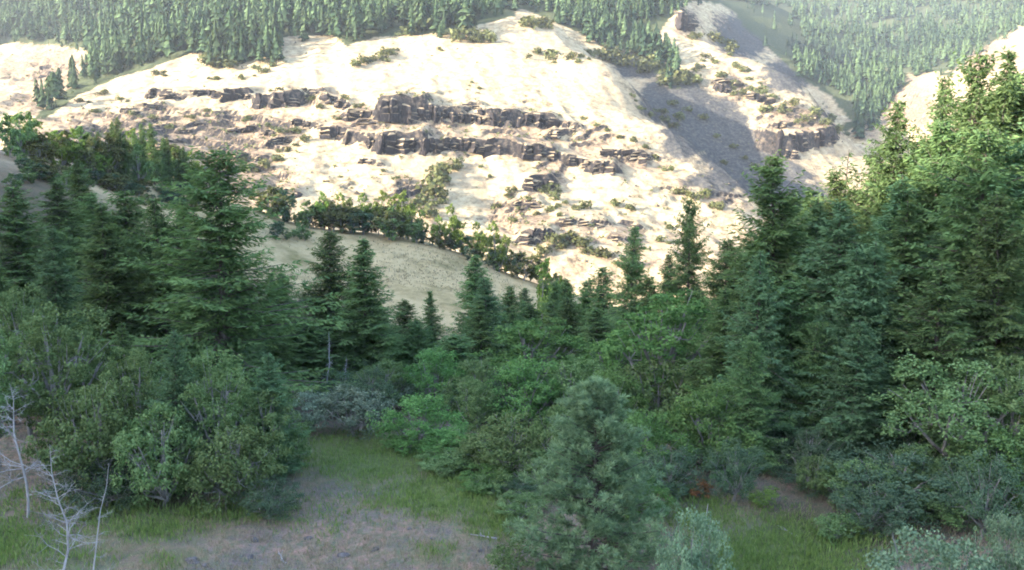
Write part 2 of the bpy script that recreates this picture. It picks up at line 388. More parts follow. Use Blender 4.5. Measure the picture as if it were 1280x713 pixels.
def ground_mat():
    m, N, L = new_mat('clearing_ground'); g = N.new('ShaderNodeNewGeometry'); p = g.outputs['Position']
    n1 = noise(N, L, p, 0.55, 8, 0.65); n2 = noise(N, L, p, 2.6, 6, 0.7); n3 = noise(N, L, p, 9.0, 4, 0.7)
    dirt = ramp(N, L, n1, [(0.30, (0.125, 0.105, 0.105)), (0.44, (0.205, 0.158, 0.145)), (0.56, (0.31, 0.205, 0.165)), (0.66, (0.225, 0.165, 0.14)), (0.78, (0.16, 0.17, 0.12))])
    dirt = mixc(N, L, ramp(N, L, n2, [(0.42, (0, 0, 0)), (0.62, (1, 1, 1))]), dirt, (0.135, 0.150, 0.100))
    green = ramp(N, L, n2, [(0.3, (0.055, 0.085, 0.026)), (0.52, (0.110, 0.150, 0.050)), (0.75, (0.200, 0.215, 0.095))])
    n4 = noise(N, L, p, 0.09, 8, 0.72)
    mead = ramp(N, L, n4, [(0.3, (0.15, 0.135, 0.062)), (0.43, (0.28, 0.225, 0.12)), (0.56, (0.39, 0.31, 0.175)), (0.70, (0.26, 0.22, 0.11))])
    dirt = mixc(N, L, ramp(N, L, n3, [(0.56, (0, 0, 0)), (0.66, (.8, .8, .8))]), dirt, (0.075, 0.065, 0.055))
    dirt = mixc(N, L, ramp(N, L, n3, [(0.30, (.7, .7, .7)), (0.40, (0, 0, 0))]), dirt, (0.36, 0.32, 0.27))
    gm = mth(N, L, 'ADD', attr(N, 'green'), mth(N, L, 'MULTIPLY', mth(N, L, 'SUBTRACT', n1, 0.5), 1.4))
    gm = ramp(N, L, gm, [(0.1, (0, 0, 0)), (0.9, (.85, .85, .85))])
    col = mixc(N, L, gm, dirt, green)
    col = mixc(N, L, attr(N, 'meadow'), col, mead)
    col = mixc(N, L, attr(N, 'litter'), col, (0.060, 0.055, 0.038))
    diffuse_out(N, L, col, mth(N, L, 'ADD', n2, n3), 0.8, 0.12); return m
def hill_mat(name, green):
    m, N, L = new_mat(name); g = N.new('ShaderNodeNewGeometry'); p = g.outputs['Position']
    n0 = noise(N, L, p, 0.012, 5, 0.6); n1 = noise(N, L, p, 0.06, 8, 0.7); n2 = noise(N, L, p, 0.35, 6, 0.7)
    mpg = N.new('ShaderNodeMapping'); mpg.inputs['Scale'].default_value = (1.0, .35, 2.2); L.new(p, mpg.inputs[0])
    n3 = noise(N, L, mpg.outputs[0], 0.16, 8, 0.72)
    grass = ramp(N, L, n3, [(0.34, (0.12, 0.095, 0.05)), (0.44, (0.29, 0.225, 0.135)), (0.53, (0.43, 0.345, 0.21)), (0.7, (0.53, 0.45, 0.31))])
    grass = mixc(N, L, ramp(N, L, n0, [(0.42, (0, 0, 0)), (0.62, (.55, .55, .55))]), grass, (0.36, 0.27, 0.17))
    rubble = ramp(N, L, n2, [(0.30, (0.06, 0.05, 0.045)), (0.44, (0.17, 0.125, 0.085)), (0.58, (0.32, 0.235, 0.155)), (0.74, (0.15, 0.13, 0.065))])
    rm = mth(N, L, 'ADD', mth(N, L, 'ADD', attr(N, 'rubble'), 0.08), mth(N, L, 'MULTIPLY', mth(N, L, 'SUBTRACT', n1, 0.5), 1.7))
    col = mixc(N, L, ramp(N, L, rm, [(0.38, (0, 0, 0)), (0.62, (1, 1, 1))]), grass, rubble)
    scree_shade = ramp(N, L, n2, [(0.3, (0.028, 0.030, 0.032)), (0.5, (0.062, 0.062, 0.062)), (0.7, (0.13, 0.12, 0.095))])  # grey rock tone, darkened to put the ravine's shade into the colour
    sm = mth(N, L, 'ADD', attr(N, 'scree_shade'), mth(N, L, 'MULTIPLY', mth(N, L, 'SUBTRACT', n1, 0.5), 1.2))
    col = mixc(N, L, ramp(N, L, sm, [(0.28, (0, 0, 0)), (0.52, (1, 1, 1))]), col, scree_shade)
    steep = N.new('ShaderNodeSeparateXYZ'); L.new(g.outputs['True Normal'], steep.inputs[0])
    rock = ramp(N, L, n2, [(0.3, (0.014, 0.013, 0.015)), (0.5, (0.040, 0.037, 0.037)), (0.7, (0.16, 0.125, 0.085))])
    col = mixc(N, L, ramp(N, L, steep.outputs['Z'], [(0.50, (1, 1, 1)), (0.66, (0, 0, 0))]), col, rock)
    duff = ramp(N, L, n2, [(0.3, (0.030, 0.042, 0.024)), (0.7, (0.085, 0.095, 0.05))])
    col = mixc(N, L, attr(N, 'forest'), col, duff)
    diffuse_out(N, L, col, mth(N, L, 'ADD', n1, mth(N, L, 'MULTIPLY', n2, 0.4)), 0.7, 3.0); return m
M['ground'] = ground_mat(); M['hill'] = hill_mat('dry_hillside', False)
m, N, L = new_mat('basalt'); g_ = N.new('ShaderNodeNewGeometry')
mp = N.new('ShaderNodeMapping'); mp.inputs['Scale'].default_value = (1, 1, 0.3); L.new(g_.outputs['Position'], mp.inputs[0])
nn = noise(N, L, mp.outputs[0], 0.9, 6, 0.7)
bcol = ramp(N, L, nn, [(0.3, (0.010, 0.010, 0.012)), (0.5, (0.028, 0.026, 0.028)), (0.66, (0.06, 0.05, 0.045)), (0.78, (0.15, 0.115, 0.08))])
sx_ = N.new('ShaderNodeSeparateXYZ'); L.new(g_.outputs['True Normal'], sx_.inputs[0])
bcol = mixc(N, L, ramp(N, L, sx_.outputs['Z'], [(0.45, (0, 0, 0)), (0.75, (1, 1, 1))]), bcol, (0.30, 0.235, 0.15))
diffuse_out(N, L, bcol, nn, 0.8, 0.8); M['basalt'] = m
m, N, L = new_mat('field_stone'); g_ = N.new('ShaderNodeNewGeometry'); nn = noise(N, L, g_.outputs['Position'], 4, 6, 0.7)
diffuse_out(N, L, ramp(N, L, nn, [(0.3, (0.05, 0.045, 0.05)), (0.7, (0.19, 0.175, 0.17))]), nn, 0.7, 0.1); M['stone'] = m

# ------------------------------------------------------------------ ground sheet: one polar grid cut into three joined pieces
def inpoly(px, py, poly):
    poly = np.asarray(poly, float); c = np.zeros(np.shape(px), bool); j = len(poly) - 1
    for i in range(len(poly)):
        xi, yi = poly[i]; xj, yj = poly[j]
        c ^= ((yi > py) != (yj > py)) & (px < (xj - xi) * (py - yi) / (yj - yi + 1e-12) + xi); j = i
    return c
FOREST = [  # wooded ground, outlined in the photograph
    [(-400, -300), (-400, 58), (60, 56), (112, 62), (108, 88), (80, 112), (52, 138), (40, 150), (60, 148), (96, 118), (140, 98), (200, 78), (250, 62), (258, 78), (300, 80),
     (345, 70), (352, 48), (420, 44), (432, 58), (470, 46), (520, 44), (575, 36), (632, 24), (655, 12), (690, 26), (735, 46), (790, 66), (815, 88), (850, 112), (838, 84), (800, 62),
     (830, 40), (845, 14), (862, 2), (900, 4), (930, 30), (960, 60), (1000, 95), (1040, 122), (1062, 150), (1058, 170), (1082, 158), (1100, 128), (1140, 96),
     (1185, 92), (1230, 60), (1290, 26), (1700, 10), (1700, -300)],
]
GREEN = [(50, 692, 130, 44, .75), (190, 660, 90, 26, .8), (210, 700, 70, 20, .5), (470, 572, 110, 34, 1.25), (560, 615, 80, 32, 1.15), (620, 650, 50, 34, 1.0), (980, 695, 120, 50, 1.3), (880, 650, 50, 30, .9), (140, 640, 90, 26, .7), (250, 640, 90, 16, .7), (400, 555, 40, 14, .9),
         (110, 670, 60, 30, .5), (545, 690, 50, 20, .5)]
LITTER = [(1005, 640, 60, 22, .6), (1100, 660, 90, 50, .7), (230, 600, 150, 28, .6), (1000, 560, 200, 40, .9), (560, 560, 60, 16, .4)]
ang = np.concatenate([np.radians(np.arange(-180, -48, 3.0)), np.radians(np.linspace(-48, -37, 23))[:-1], np.radians(np.linspace(-37, 37, 441)),
                      np.radians(np.linspace(37, 48, 23))[1:], np.radians(np.arange(51, 180, 3.0))])
rad = np.concatenate([[2.0], np.arange(8, 76, 0.55), np.arange(76, 150, 1.3), np.arange(150, 400, 2.4), np.arange(400, 760, 1.75), np.arange(760, 1080, 3.0),
                      np.arange(1080, 1500, 6), np.arange(1500, 3300, 26)])
NA, NR = len(ang), len(rad)
TH, RR = np.meshgrid(ang, rad)
GXm, GYm = RR * np.sin(TH), RR * np.cos(TH)
GZm = height(GXm, GYm)
Pg = np.stack([GXm, GYm, GZm], -1)
ppx, ppy, pd = project(Pg)
vis = (GYm > 5) & (np.abs(TH) < 0.8)
def atts(i0, i1):
    x, y, d = ppx[i0:i1], ppy[i0:i1], GYm[i0:i1]; X = GXm[i0:i1]; v = vis[i0:i1]
    wob = 8 * fbm(X, d, 40, 3, 77)
    fo = np.zeros(x.shape)
    for p in FOREST: fo = np.maximum(fo, inpoly(x + wob * 0.6, y + wob * 0.3, p))
    fo *= v
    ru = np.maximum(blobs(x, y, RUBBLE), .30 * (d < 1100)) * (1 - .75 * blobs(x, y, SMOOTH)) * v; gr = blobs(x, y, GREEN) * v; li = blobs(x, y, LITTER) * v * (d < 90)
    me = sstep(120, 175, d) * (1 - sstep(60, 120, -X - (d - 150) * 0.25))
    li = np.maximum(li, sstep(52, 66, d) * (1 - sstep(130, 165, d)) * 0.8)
    sc_ = np.clip(blobs(x, y, SCREE_SHADE), 0, 1) * v * (d > 400)
    return dict(scree_shade=sc_, forest=fo, rubble=ru, green=gr, litter=li, meadow=me)
def piece(name, i0, i1, mat):
    V = Pg[i0:i1].reshape(-1, 3); n = i1 - i0
    i = np.arange(n - 1)[:, None] * NA; j = np.arange(NA)[None]; k = (j + 1) % NA
    Q = np.stack([i + j, i + k, i + NA + k, i + NA + j], -1).reshape(-1, 4)
    at_ = {k_: a.ravel() for k_, a in atts(i0, i1).items()}
    o = obj(name, build(name, V, Q[:, ::-1] if False else Q, None, mat, attrs=at_, smooth=True)); tag(o, kind='structure'); return o
r1 = int(np.searchsorted(rad, 330)); r2 = int(np.searchsorted(rad, 1080))
ground = piece('ground', 0, r1 + 1, M['ground'])
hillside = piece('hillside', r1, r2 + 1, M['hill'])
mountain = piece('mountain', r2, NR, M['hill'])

# ------------------------------------------------------------------ rock columns of the cliffs
rng = RS(3)
def column_mesh(seed):
    r = RS(seed); n = 6; th = np.sort(r.uniform(0, 2 * np.pi, n) * 0.25 + np.arange(n) * 2 * np.pi / n)
    V = []; rings = [(0.0, 1.12), (0.3, 1.05), (0.34, .9), (0.62, 1.02), (0.66, .84), (0.9, .9), (1.0, 0.66)]; off = np.zeros(2)
    for z, s in rings:
        rr = s * r.uniform(.72, 1.2, n); off = off + r.normal(0, .05, 2)
        V.append(np.stack([np.cos(th) * rr * .5 + off[0], np.sin(th) * rr * .7 + off[1], np.full(n, z) + (r.uniform(-.07, .07, n) if z > 0.1 else 0)], -1))
    V.append(np.array([[0, 0, 1.03]])); V = np.concatenate(V); Q = []; T = []
    for a in range(len(rings) - 1):
        for b in range(n): Q.append([a * n + b, a * n + (b + 1) % n, (a + 1) * n + (b + 1) % n, (a + 1) * n + b])
    k = (len(rings) - 1) * n
    for b in range(n): T.append([k + b, k + (b + 1) % n, len(V) - 1])
    return build('rock_column', V, Q, T, M['basalt'])
COLS = [column_mesh(50 + i) for i in range(10)]
ncol = 0
for (A_, B_, hh), cl in zip(CLIFF_W, CLIFFS):
    L_ = abs(B_[0] - A_[0]); t = 0.0
    while t < 1 and ncol < 298:
        w = rng.uniform(3.0, 8.0) * (A_[1] / 620); p = A_ * (1 - t) + B_ * t; t += w / max(L_, 1) * 0.95
        h = hh * rng.choice([rng.uniform(.45, .8), rng.uniform(.8, 1.02), rng.uniform(.8, 1.02)]); edge = min(t, 1 - t) * 5; h *= 0.5 + 0.5 * min(1, max(edge, 0))
        x, y = p[0] + rng.normal(0, .3), p[1] + rng.uniform(-2.0, 1.8)
        if rng.uniform() < .1: continue
        o = obj('rock_column', COLS[int(rng.integers(10))], hillside, (x, y, p[2] - 2.5), 0, (w * rng.uniform(.9, 1.5), w * 1.3, h + 2.5))
        o.rotation_euler = (rng.normal(-.04, .06), rng.normal(0, .07), rng.uniform(-.6, .6)); ncol += 1

# ------------------------------------------------------------------ tree builders
def fir_meshes(seed, H=22.0, R=3.6, nb=270, blade=0.38, step=0.18, base=0.05, thin=1.0, bare=0.0, mat='fir', shape=0.75):
    r = RS(seed); g = Geo(); w = Geo()
    t = (np.arange(nb) + r.uniform(0, 1, nb)) / nb; t = t ** 0.92
    z0 = H * (base + (1 - base) * t * 0.985)
    az = np.arange(nb) * 2.39996 + r.normal(0, .5, nb)
    lump = 1.05 + 0.22 * np.sin(az * 2 + seed) + 0.18 * np.sin(z0 * 1.1 + seed * 2.0 + az)
    ln = R * ((1 - t) ** shape * (0.62 + 0.38 * np.minimum(1, t / 0.18)) + 0.028) * r.uniform(.42, 1.18, nb) * lump
    gap = np.sin(az + z0 * .9 + seed) + np.sin(z0 * 2.3 + seed * 3) + .5 * np.sin(az * 3 - z0 * 1.7)
    ln = ln * np.where(gap > .9, .42, 1.0) * np.where(gap < -1.3, 1.25, 1.0)
    el = np.radians(-14 + 50 * t ** 1.3) + r.normal(0, .24, nb)
    keep = r.uniform(0, 1, nb) > bare * (1 - t); z0, az, ln, el, t = z0[keep], az[keep], ln[keep], el[keep], t[keep]; nb = len(t)
    d0 = np.stack([np.cos(az), np.sin(az), np.zeros(nb)], -1); side = np.stack([-np.sin(az), np.cos(az), np.zeros(nb)], -1)
    lean = r.normal(0, .014, 2)
    def bpos(b, s):
        f = s / ln[b]
        z = z0[b] + np.tan(el[b]) * s - 0.22 * ln[b] * f * (1 - t[b]) * (1 - 0.75 * f) * 1.2
        P = d0[b] * s[:, None]; P[:, 2] = z; P[:, :2] += lean * z[:, None]; return P
    cnt = (2 + 1.5 * thin + ln / step * thin).astype(int)
    b = np.repeat(np.arange(nb), cnt); s = np.concatenate([np.linspace(.1, 1, c) for c in cnt]) * ln[b]
    s = np.clip(s + r.normal(0, .06, len(s)), 0.05, None); f = np.clip(s / ln[b], 0, 1)
    P = bpos(b, s)
    tl = 0.14 + 0.36 * np.minimum(ln[b], 3.6) * (1 - f) ** 0.75 * np.minimum(1, f / .22)
    brt = r.uniform(0, 1, nb)
    for sg in (-1, 1):
        n = np.maximum(1, np.ceil(tl / (blade * .72)).astype(int))
        i = np.repeat(np.arange(len(b)), n); k = np.concatenate([np.arange(q) for q in n]) / n[i]
        dv = d0[b[i]] * np.cos(el[b[i]])[:, None]
        ax = nrm(side[b[i]] * sg * r.uniform(.35, .95, (len(i), 1)) + dv * r.uniform(.4, .95, (len(i), 1)) + np.stack([r.normal(0, .16, len(i)), r.normal(0, .16, len(i)), r.normal(-.16, .38, len(i))], -1))
        C = P[i] + (nrm(side[b[i]] * sg + dv * .75)) * (tl[i] * k)[:, None]
        C[:, 2] -= 0.34 * k * tl[i] * r.uniform(.3, 1.6, len(i)) + r.uniform(-.08, .14, len(i))
        B = nrm(np.cross(ax, np.array([0, 0, 1.0])) + r.normal(0, .75, (len(i), 3)))
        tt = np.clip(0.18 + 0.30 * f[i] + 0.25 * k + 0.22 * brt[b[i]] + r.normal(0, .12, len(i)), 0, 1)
        leaves(g, C, ax, B, blade * r.uniform(.75, 1.3, len(i)), blade * r.uniform(.32, .50, len(i)), tt)
    zt = np.linspace(0, H, 12); rt = 0.011 * H * (1 - zt / H) ** 0.9 + 0.015; rt[0] *= 1.35
    w.tube(np.stack([lean[0] * zt, lean[1] * zt, zt], -1), rt, 9)
    for q in range(0, nb):
        ss = np.array([0.0, .35, .75]) * ln[q]; w.tube(bpos(np.array([q] * 3), ss), np.array([1, .7, .3]) * (0.012 + 0.011 * ln[q]), 3)
    for q in range(30):      # dead snags low on the trunk
        a = r.uniform(0, 6.28); zz = H * r.uniform(.03, .3); l = R * r.uniform(.2, .5)
        w.tube([[0, 0, zz], [math.cos(a) * l * .6, math.sin(a) * l * .6, zz - .1], [math.cos(a) * l, math.sin(a) * l, zz - .3]], [.03, .02, .008], 3)
    return dict(trunk=w.mesh('fir_trunk', M['bark']), crown=g.mesh('fir_crown', M[mat]), H=H, R=R)

def broad_meshes(seed, H=10.0, R=4.0, lobes=12, puffs=16, nleaf=48, leaf=0.17, base=0.12, mat='oak', bark='greybark', flat=0.75, lobe_r=0.37, spiky=0.0):
    r = RS(seed); g = Geo(); w = Geo()
    zc = H * (1 + base) / 2; az_ = H * (1 - base) / 2
    lc = []
    for q in range(lobes):
        for _ in range(60):
            v = r.normal(0, 1, 3); v = v / np.linalg.norm(v) * r.uniform(.5, 1) ** .5
            c = np.array([v[0] * R * .66, v[1] * R * .66, zc + v[2] * az_ * .70])
            if all(np.linalg.norm((c - o) / [R, R, az_]) > .36 for o in lc): break
        lc.append(c)
    lc = np.array(lc); top = lc[:, 2].argmax(); lc[top, :2] *= .4
    lr = R * lobe_r * r.uniform(.75, 1.2, lobes)
    li = np.repeat(np.arange(lobes), puffs); v = nrm(r.normal(0, 1, (len(li), 3)) + [0, 0, .25])
    pc = lc[li] + v * lr[li][:, None] * r.uniform(.55, 1.02, (len(li), 1)) * [1, 1, min(1.0, az_ / R)]
    pr = lr[li] * r.uniform(.24, .40, len(li)); pt = r.uniform(0, 1, len(li))
    pi = np.repeat(np.arange(len(li)), nleaf)
    off = nrm(r.normal(0, 1, (len(pi), 3))) * (r.uniform(0, 1, (len(pi), 1)) ** .4) * [1, 1, flat]
    C = pc[pi] + off * pr[pi][:, None]
    out = nrm(pc[pi] - [0, 0, zc])
    n = nrm(off * .7 + [0, 0, .45] + out * .3 + r.normal(0, .55, off.shape))
    A = nrm(np.cross(n, r.normal(0, 1, off.shape)) + [0, 0, spiky]); B = nrm(np.cross(n, A))
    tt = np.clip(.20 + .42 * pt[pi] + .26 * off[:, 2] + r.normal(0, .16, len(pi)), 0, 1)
    k = C[:, 2] > 0.08
    leaves(g, C[k], A[k], B[k], leaf * r.uniform(.7, 1.3, k.sum()), leaf * r.uniform(.5, .85, k.sum()), tt[k])
    zf = H * (base + .16); bend = r.normal(0, .04 * H, 2)
    w.tube([[0, 0, -.3], [bend[0] * .3, bend[1] * .3, zf * .5], [bend[0], bend[1], zf], [bend[0] * 1.2, bend[1] * 1.2, H * .62]], np.array([.034, .024, .018, .006]) * H * .8, 8)
    for q in range(lobes):
        a = np.array([bend[0] * .8, bend[1] * .8, zf * r.uniform(.6, 1.1)]); e = lc[q]
        mid = a * .5 + e * .5 + r.normal(0, .05 * R, 3) + [0, 0, -.03 * H]
        w.tube([a, mid, e], np.array([.014, .009, .005]) * H, 5)
        for z in range(4):
            e2 = e + nrm(r.normal(0, 1, 3)) * lr[q] * .9; w.tube([mid * .4 + e * .6, (mid + e2) / 2 + [0, 0, .1], e2], np.array([.005, .0035, .0015]) * H, 3)
    return dict(trunk=w.mesh('tree_trunk', M[bark]), crown=g.mesh('tree_crown', M[mat]), H=H, R=R)

def pine_meshes(seed, H=9.5, R=2.7):
    r = RS(seed); g = Geo(); w = Geo(); nb = 185
    t = ((np.arange(nb) + r.uniform(0, 1, nb)) / nb) ** .9; az = np.arange(nb) * 2.39996 + r.normal(0, .4, nb)
    for q in range(nb):
        z0 = H * (.03 + .95 * t[q]); ln = R * ((1 - t[q]) ** .72 * 1.15 + .06) * r.uniform(.55, 1.15)
        d = np.array([math.cos(az[q]), math.sin(az[q]), 0]); e = math.radians(5 + 45 * t[q])
        pts = [d * ln * f + np.array([0, 0, z0 + math.tan(e) * ln * f * .7 + .22 * ln * f * f]) for f in (0, .35, .7, 1)]
        w.tube(pts, np.array([.035, .025, .016, .007]) * (.5 + ln / R), 4)
        nt = int(4 + 5 * ln)
        f = r.uniform(.35, 1.03, nt); f[0] = 1.0
        P = np.array([d * ln * ff + np.array([0, 0, z0 + math.tan(e) * ln * ff * .7 + .22 * ln * ff * ff]) for ff in f])
        P += r.normal(0, .16 * (.4 + ln / R), P.shape) * np.array([1, 1, .7])
        br = r.uniform(0, 1, nt); ax0 = nrm(d * .9 + np.array([0, 0, .75]) + r.normal(0, .35, P.shape))
        i = np.repeat(np.arange(nt), 34)
        ax = nrm(ax0[i] * .75 + nrm(r.normal(0, 1, (len(i), 3)))); B = nrm(np.cross(ax, r.normal(0, 1, ax.shape)))
        C = P[i] + ax * .02 - ax0[i] * r.uniform(0, .18, (len(i), 1))
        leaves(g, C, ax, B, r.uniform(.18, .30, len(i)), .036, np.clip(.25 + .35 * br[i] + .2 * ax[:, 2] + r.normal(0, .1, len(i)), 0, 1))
    zt = np.linspace(-.2, H, 9); w.tube(np.stack([0 * zt, 0 * zt, zt], -1), .15 * (1 - np.clip(zt, 0, H) / H) + .015, 8)
    return dict(trunk=w.mesh('pine_trunk', M['bark']), crown=g.mesh('pine_crown', M['pine']), H=H, R=R)

def plant_tree(name, proto, px, py, Y, wpx, label, group=None, cat='tree', rz=None, parts=('trunk', 'crown'), minh=1.0, sink=0.05):
    """a tree whose top stands at pixel (px,py), at depth Y; its foot is on the ground there"""
    p = at(px, py, Y); gz = float(height(np.array([p[0]]), np.array([p[1]]))[0])
    h = max(p[2] - gz, minh); e = obj(name, None, None, (p[0], p[1], gz - sink), plant_tree.r.uniform(0, 6.28) if rz is None else rz)
    if name == 'fir_tree': e.rotation_euler[0], e.rotation_euler[1] = plant_tree.r.normal(0, .018, 2)
    sw = wpx * 0.5 * Y / FPX / proto['R'] * (1.5 if name == 'fir_tree' else 1.2); e.scale = (sw, sw, h / proto['H']); e.empty_display_size = .5
    for k in parts: obj(k, proto[k], e)
    tag(e, label, cat, group); plant_tree.log.append((name, px, py, round(h, 1), round(wpx * Y / FPX, 1))); return e
plant_tree.r = RS(11); plant_tree.log = []

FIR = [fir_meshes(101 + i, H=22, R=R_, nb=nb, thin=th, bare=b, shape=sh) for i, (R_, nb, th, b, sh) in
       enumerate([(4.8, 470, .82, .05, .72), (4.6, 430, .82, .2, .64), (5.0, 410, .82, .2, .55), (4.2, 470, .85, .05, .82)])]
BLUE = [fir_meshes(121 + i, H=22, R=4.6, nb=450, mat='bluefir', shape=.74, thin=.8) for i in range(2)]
MID = [fir_meshes(141 + i, H=20, R=4.2, nb=280, blade=.55, step=.32, shape=.66) for i in range(3)]
SPARSE = fir_meshes(161, H=20, R=2.4, nb=70, thin=.6, bare=.3, shape=.5)
PINE = pine_meshes(171)
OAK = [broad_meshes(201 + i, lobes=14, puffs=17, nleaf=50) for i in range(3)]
DOAK = [broad_meshes(211 + i, H=7, R=4.2, lobes=13, puffs=16, nleaf=50, leaf=.15, base=.02, mat='darkoak') for i in range(2)]
MAPLE = [broad_meshes(221 + i, H=12, R=4.2, lobes=13, puffs=15, nleaf=40, leaf=.24, mat='maple', flat=.5) for i in range(2)]
SILV = [broad_meshes(231 + i, H=5, R=3.0, lobes=11, puffs=14, nleaf=46, leaf=.15, base=.0, mat='silver', spiky=.6) for i in range(2)]
BIGB = [broad_meshes(271 + i, H=5, R=3.2, lobes=15, puffs=16, nleaf=40, leaf=.15, base=-.05, mat=m_) for i, m_ in enumerate(('oak', 'maple', 'oak'))]
NEARS = broad_meshes(235, H=7, R=3.4, lobes=12, puffs=20, nleaf=60, leaf=.13, base=.2, mat='sage', flat=.55)
BUSH = [broad_meshes(241 + i, H=3, R=1.8, lobes=7, puffs=12, nleaf=36, leaf=.13, base=.0, mat=m_, lobe_r=.5) for i, m_ in enumerate(('maple', 'oak', 'yellowbush'))]
RUSTB = broad_meshes(251, H=1.6, R=.8, lobes=5, puffs=9, nleaf=30, leaf=.10, base=.05, mat='rust', lobe_r=.5)
MIDB = [broad_meshes(261 + i, H=8, R=3.4, lobes=9, puffs=12, nleaf=22, leaf=.42, base=.02, mat=m_) for i, m_ in enumerate(('oak', 'scrub', 'yellowbush', 'darkoak'))]

def kind_adj(pr, name):
    if name in ('fir_tree', 'slope_fir'):
        return 'pale blue-green' if pr in BLUE else 'soft-boughed green' if pr in MID else 'dark' if pr is FIR[0] or pr is FIR[1] else 'dark spreading'
    return 'dark grey-green' if pr in DOAK or pr is MIDB[3] else 'bright green' if pr in MAPLE or pr is BIGB[1] else 'yellow-green' if pr is MIDB[2] else 'dull olive' if pr is MIDB[1] else 'olive-green'
# --- firs
G1 = 'firs of the shaded stand on the left'
G2 = 'firs in the shaded valley bottom'
G3 = 'firs of the tall stand on the right'
D = 'dark fir in the shaded stand behind the oaks'
for a in [
    ('fir_tree', FIR[2], 262, 184, 58, 165, 'broad tall dark fir rising above the oaks, its top against the sunlit cliffs', None),
    ('fir_tree', FIR[3], 96, 198, 118, 46, 'small black-green pointed fir on the shrubby slope behind the left stand', None),
    ('fir_tree', FIR[0], 150, 236, 76, 120, 'dark fir with layered drooping boughs beside the broad tall fir', None),
    ('fir_tree', FIR[1], 198, 246, 70, 95, 'dark fir touching the broad tall fir, behind the oaks', G1), ('fir_tree', FIR[1], 18, 232, 80, 100, 'wide dark fir beside the pale blue-green fir, behind the oaks', G1),
    ('fir_tree', FIR[3], 72, 226, 95, 85, 'narrow dark fir behind the pale blue-green fir', G1), ('fir_tree', FIR[0], 122, 240, 104, 70, 'dark fir at the back of the stand, below the black-green pointed fir', G1), ('fir_tree', FIR[0], 345, 340, 86, 70, 'low dark fir between the broad tall fir and the meadow firs', G1), ('fir_tree', FIR[3], 230, 250, 84, 80, 'dark fir half hidden by the broad tall fir', G1),
    ('fir_tree', BLUE[0], 58, 284, 60, 84, 'pale blue-green fir standing above the oaks in front of darker firs', None),
    ('fir_tree', FIR[0], 408, 288, 92, 82, 'dense dark fir in front of the shaded meadow, beside a pointed twin', None),
    ('fir_tree', FIR[3], 455, 297, 87, 92, 'neatly conical dark fir silhouetted against the pale shaded meadow', None),
    ('fir_tree', FIR[3], 539, 363, 104, 36, 'slim small fir below the pale meadow between larger firs', None),
    ('fir_tree', FIR[1], 592, 318, 106, 68, 'dark fir with ragged top at the right end of the meadow', None),
    ('fir_tree', BLUE[1], 614, 346, 98, 72, 'soft blue-green fir leaning into the ragged dark fir by the meadow', None),
    ('fir_tree', FIR[1], 788, 282, 112, 64, 'open pointed fir standing against the sunlit rocky slope', None),
    ('fir_tree', FIR[2], 866, 248, 98, 62, 'narrow dark fir rising beside the tall stand against the sunlit slope', None),
    ('fir_tree', FIR[0], 985, 192, 62, 135, 'tall dark fir at the near edge of the right stand, pointed top', None),
    ('fir_tree', SPARSE, 1049, 186, 84, 62, 'thin sparse fir with see-through crown among the tall firs', None),
    ('fir_tree', BLUE[0], 1062, 248, 55, 120, 'pale blue-green fir with a bare pale trunk showing in the tall stand', None),
    ('fir_tree', FIR[1], 1120, 124, 70, 92, 'fir with thin olive top beside the sunlit firs', None),
    ('fir_tree', FIR[0], 1166, 148, 60, 120, 'dense dark green fir in front of the sunlit treetops', None),
    ('fir_tree', FIR[2], 1222, 66, 64, 110, 'tallest fir, its yellow-green top lit by the sun', None),
    ('fir_tree', FIR[3], 1262, 60, 61, 105, 'fir with sunlit yellow-green top next to the tallest fir', None)]:
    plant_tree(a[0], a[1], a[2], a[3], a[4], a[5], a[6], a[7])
V1 = 'fir in the valley bottom between meadow and maples'
for i, (x, y, Y, w) in enumerate([(505, 374, 112, 48), (482, 395, 100, 60), (565, 418, 82, 78), (522, 400, 95, 60), (640, 357, 126, 52), (660, 380, 110, 55), (730, 350, 132, 56), (760, 333, 126, 62), (712, 372, 118, 55),
                                  (745, 385, 96, 70), (815, 345, 108, 60), (800, 375, 92, 70), (378, 400, 82, 70), (690, 350, 150, 40), (838, 318, 120, 50), (620, 390, 120, 50)]):
    pr = (MID + FIR[:2])[i % 5]; plant_tree('fir_tree', pr, x, y, Y, w, f"{'slim' if w < 56 else 'broad'} {kind_adj(pr, 'fir_tree')} {V1}", G2)
R1 = 'fir in the front rows of the tall stand'
for i, (x, y, Y, w) in enumerate([(1040, 212, 74, 95), (1190, 92, 76, 85), (1236, 160, 51, 150), (1140, 250, 53, 125), (1300, 130, 53, 160), (1092, 300, 50, 110), (1000, 350, 51, 120), (940, 318, 60, 95),
                                  (905, 298, 80, 80), (1020, 300, 66, 100), (950, 410, 50, 90), (1200, 230, 56, 120), (1280, 240, 47, 130), (1180, 330, 46, 120), (1100, 180, 84, 80), (1340, 90, 64, 130), (1075, 400, 46, 90)]):
    pr = (FIR + BLUE)[i % 6]; plant_tree('fir_tree', pr, x, y, Y, w, f"{'broad' if w > 105 else 'slender'} {kind_adj(pr, 'fir_tree')} {R1}", G3)
FG = RS(77)
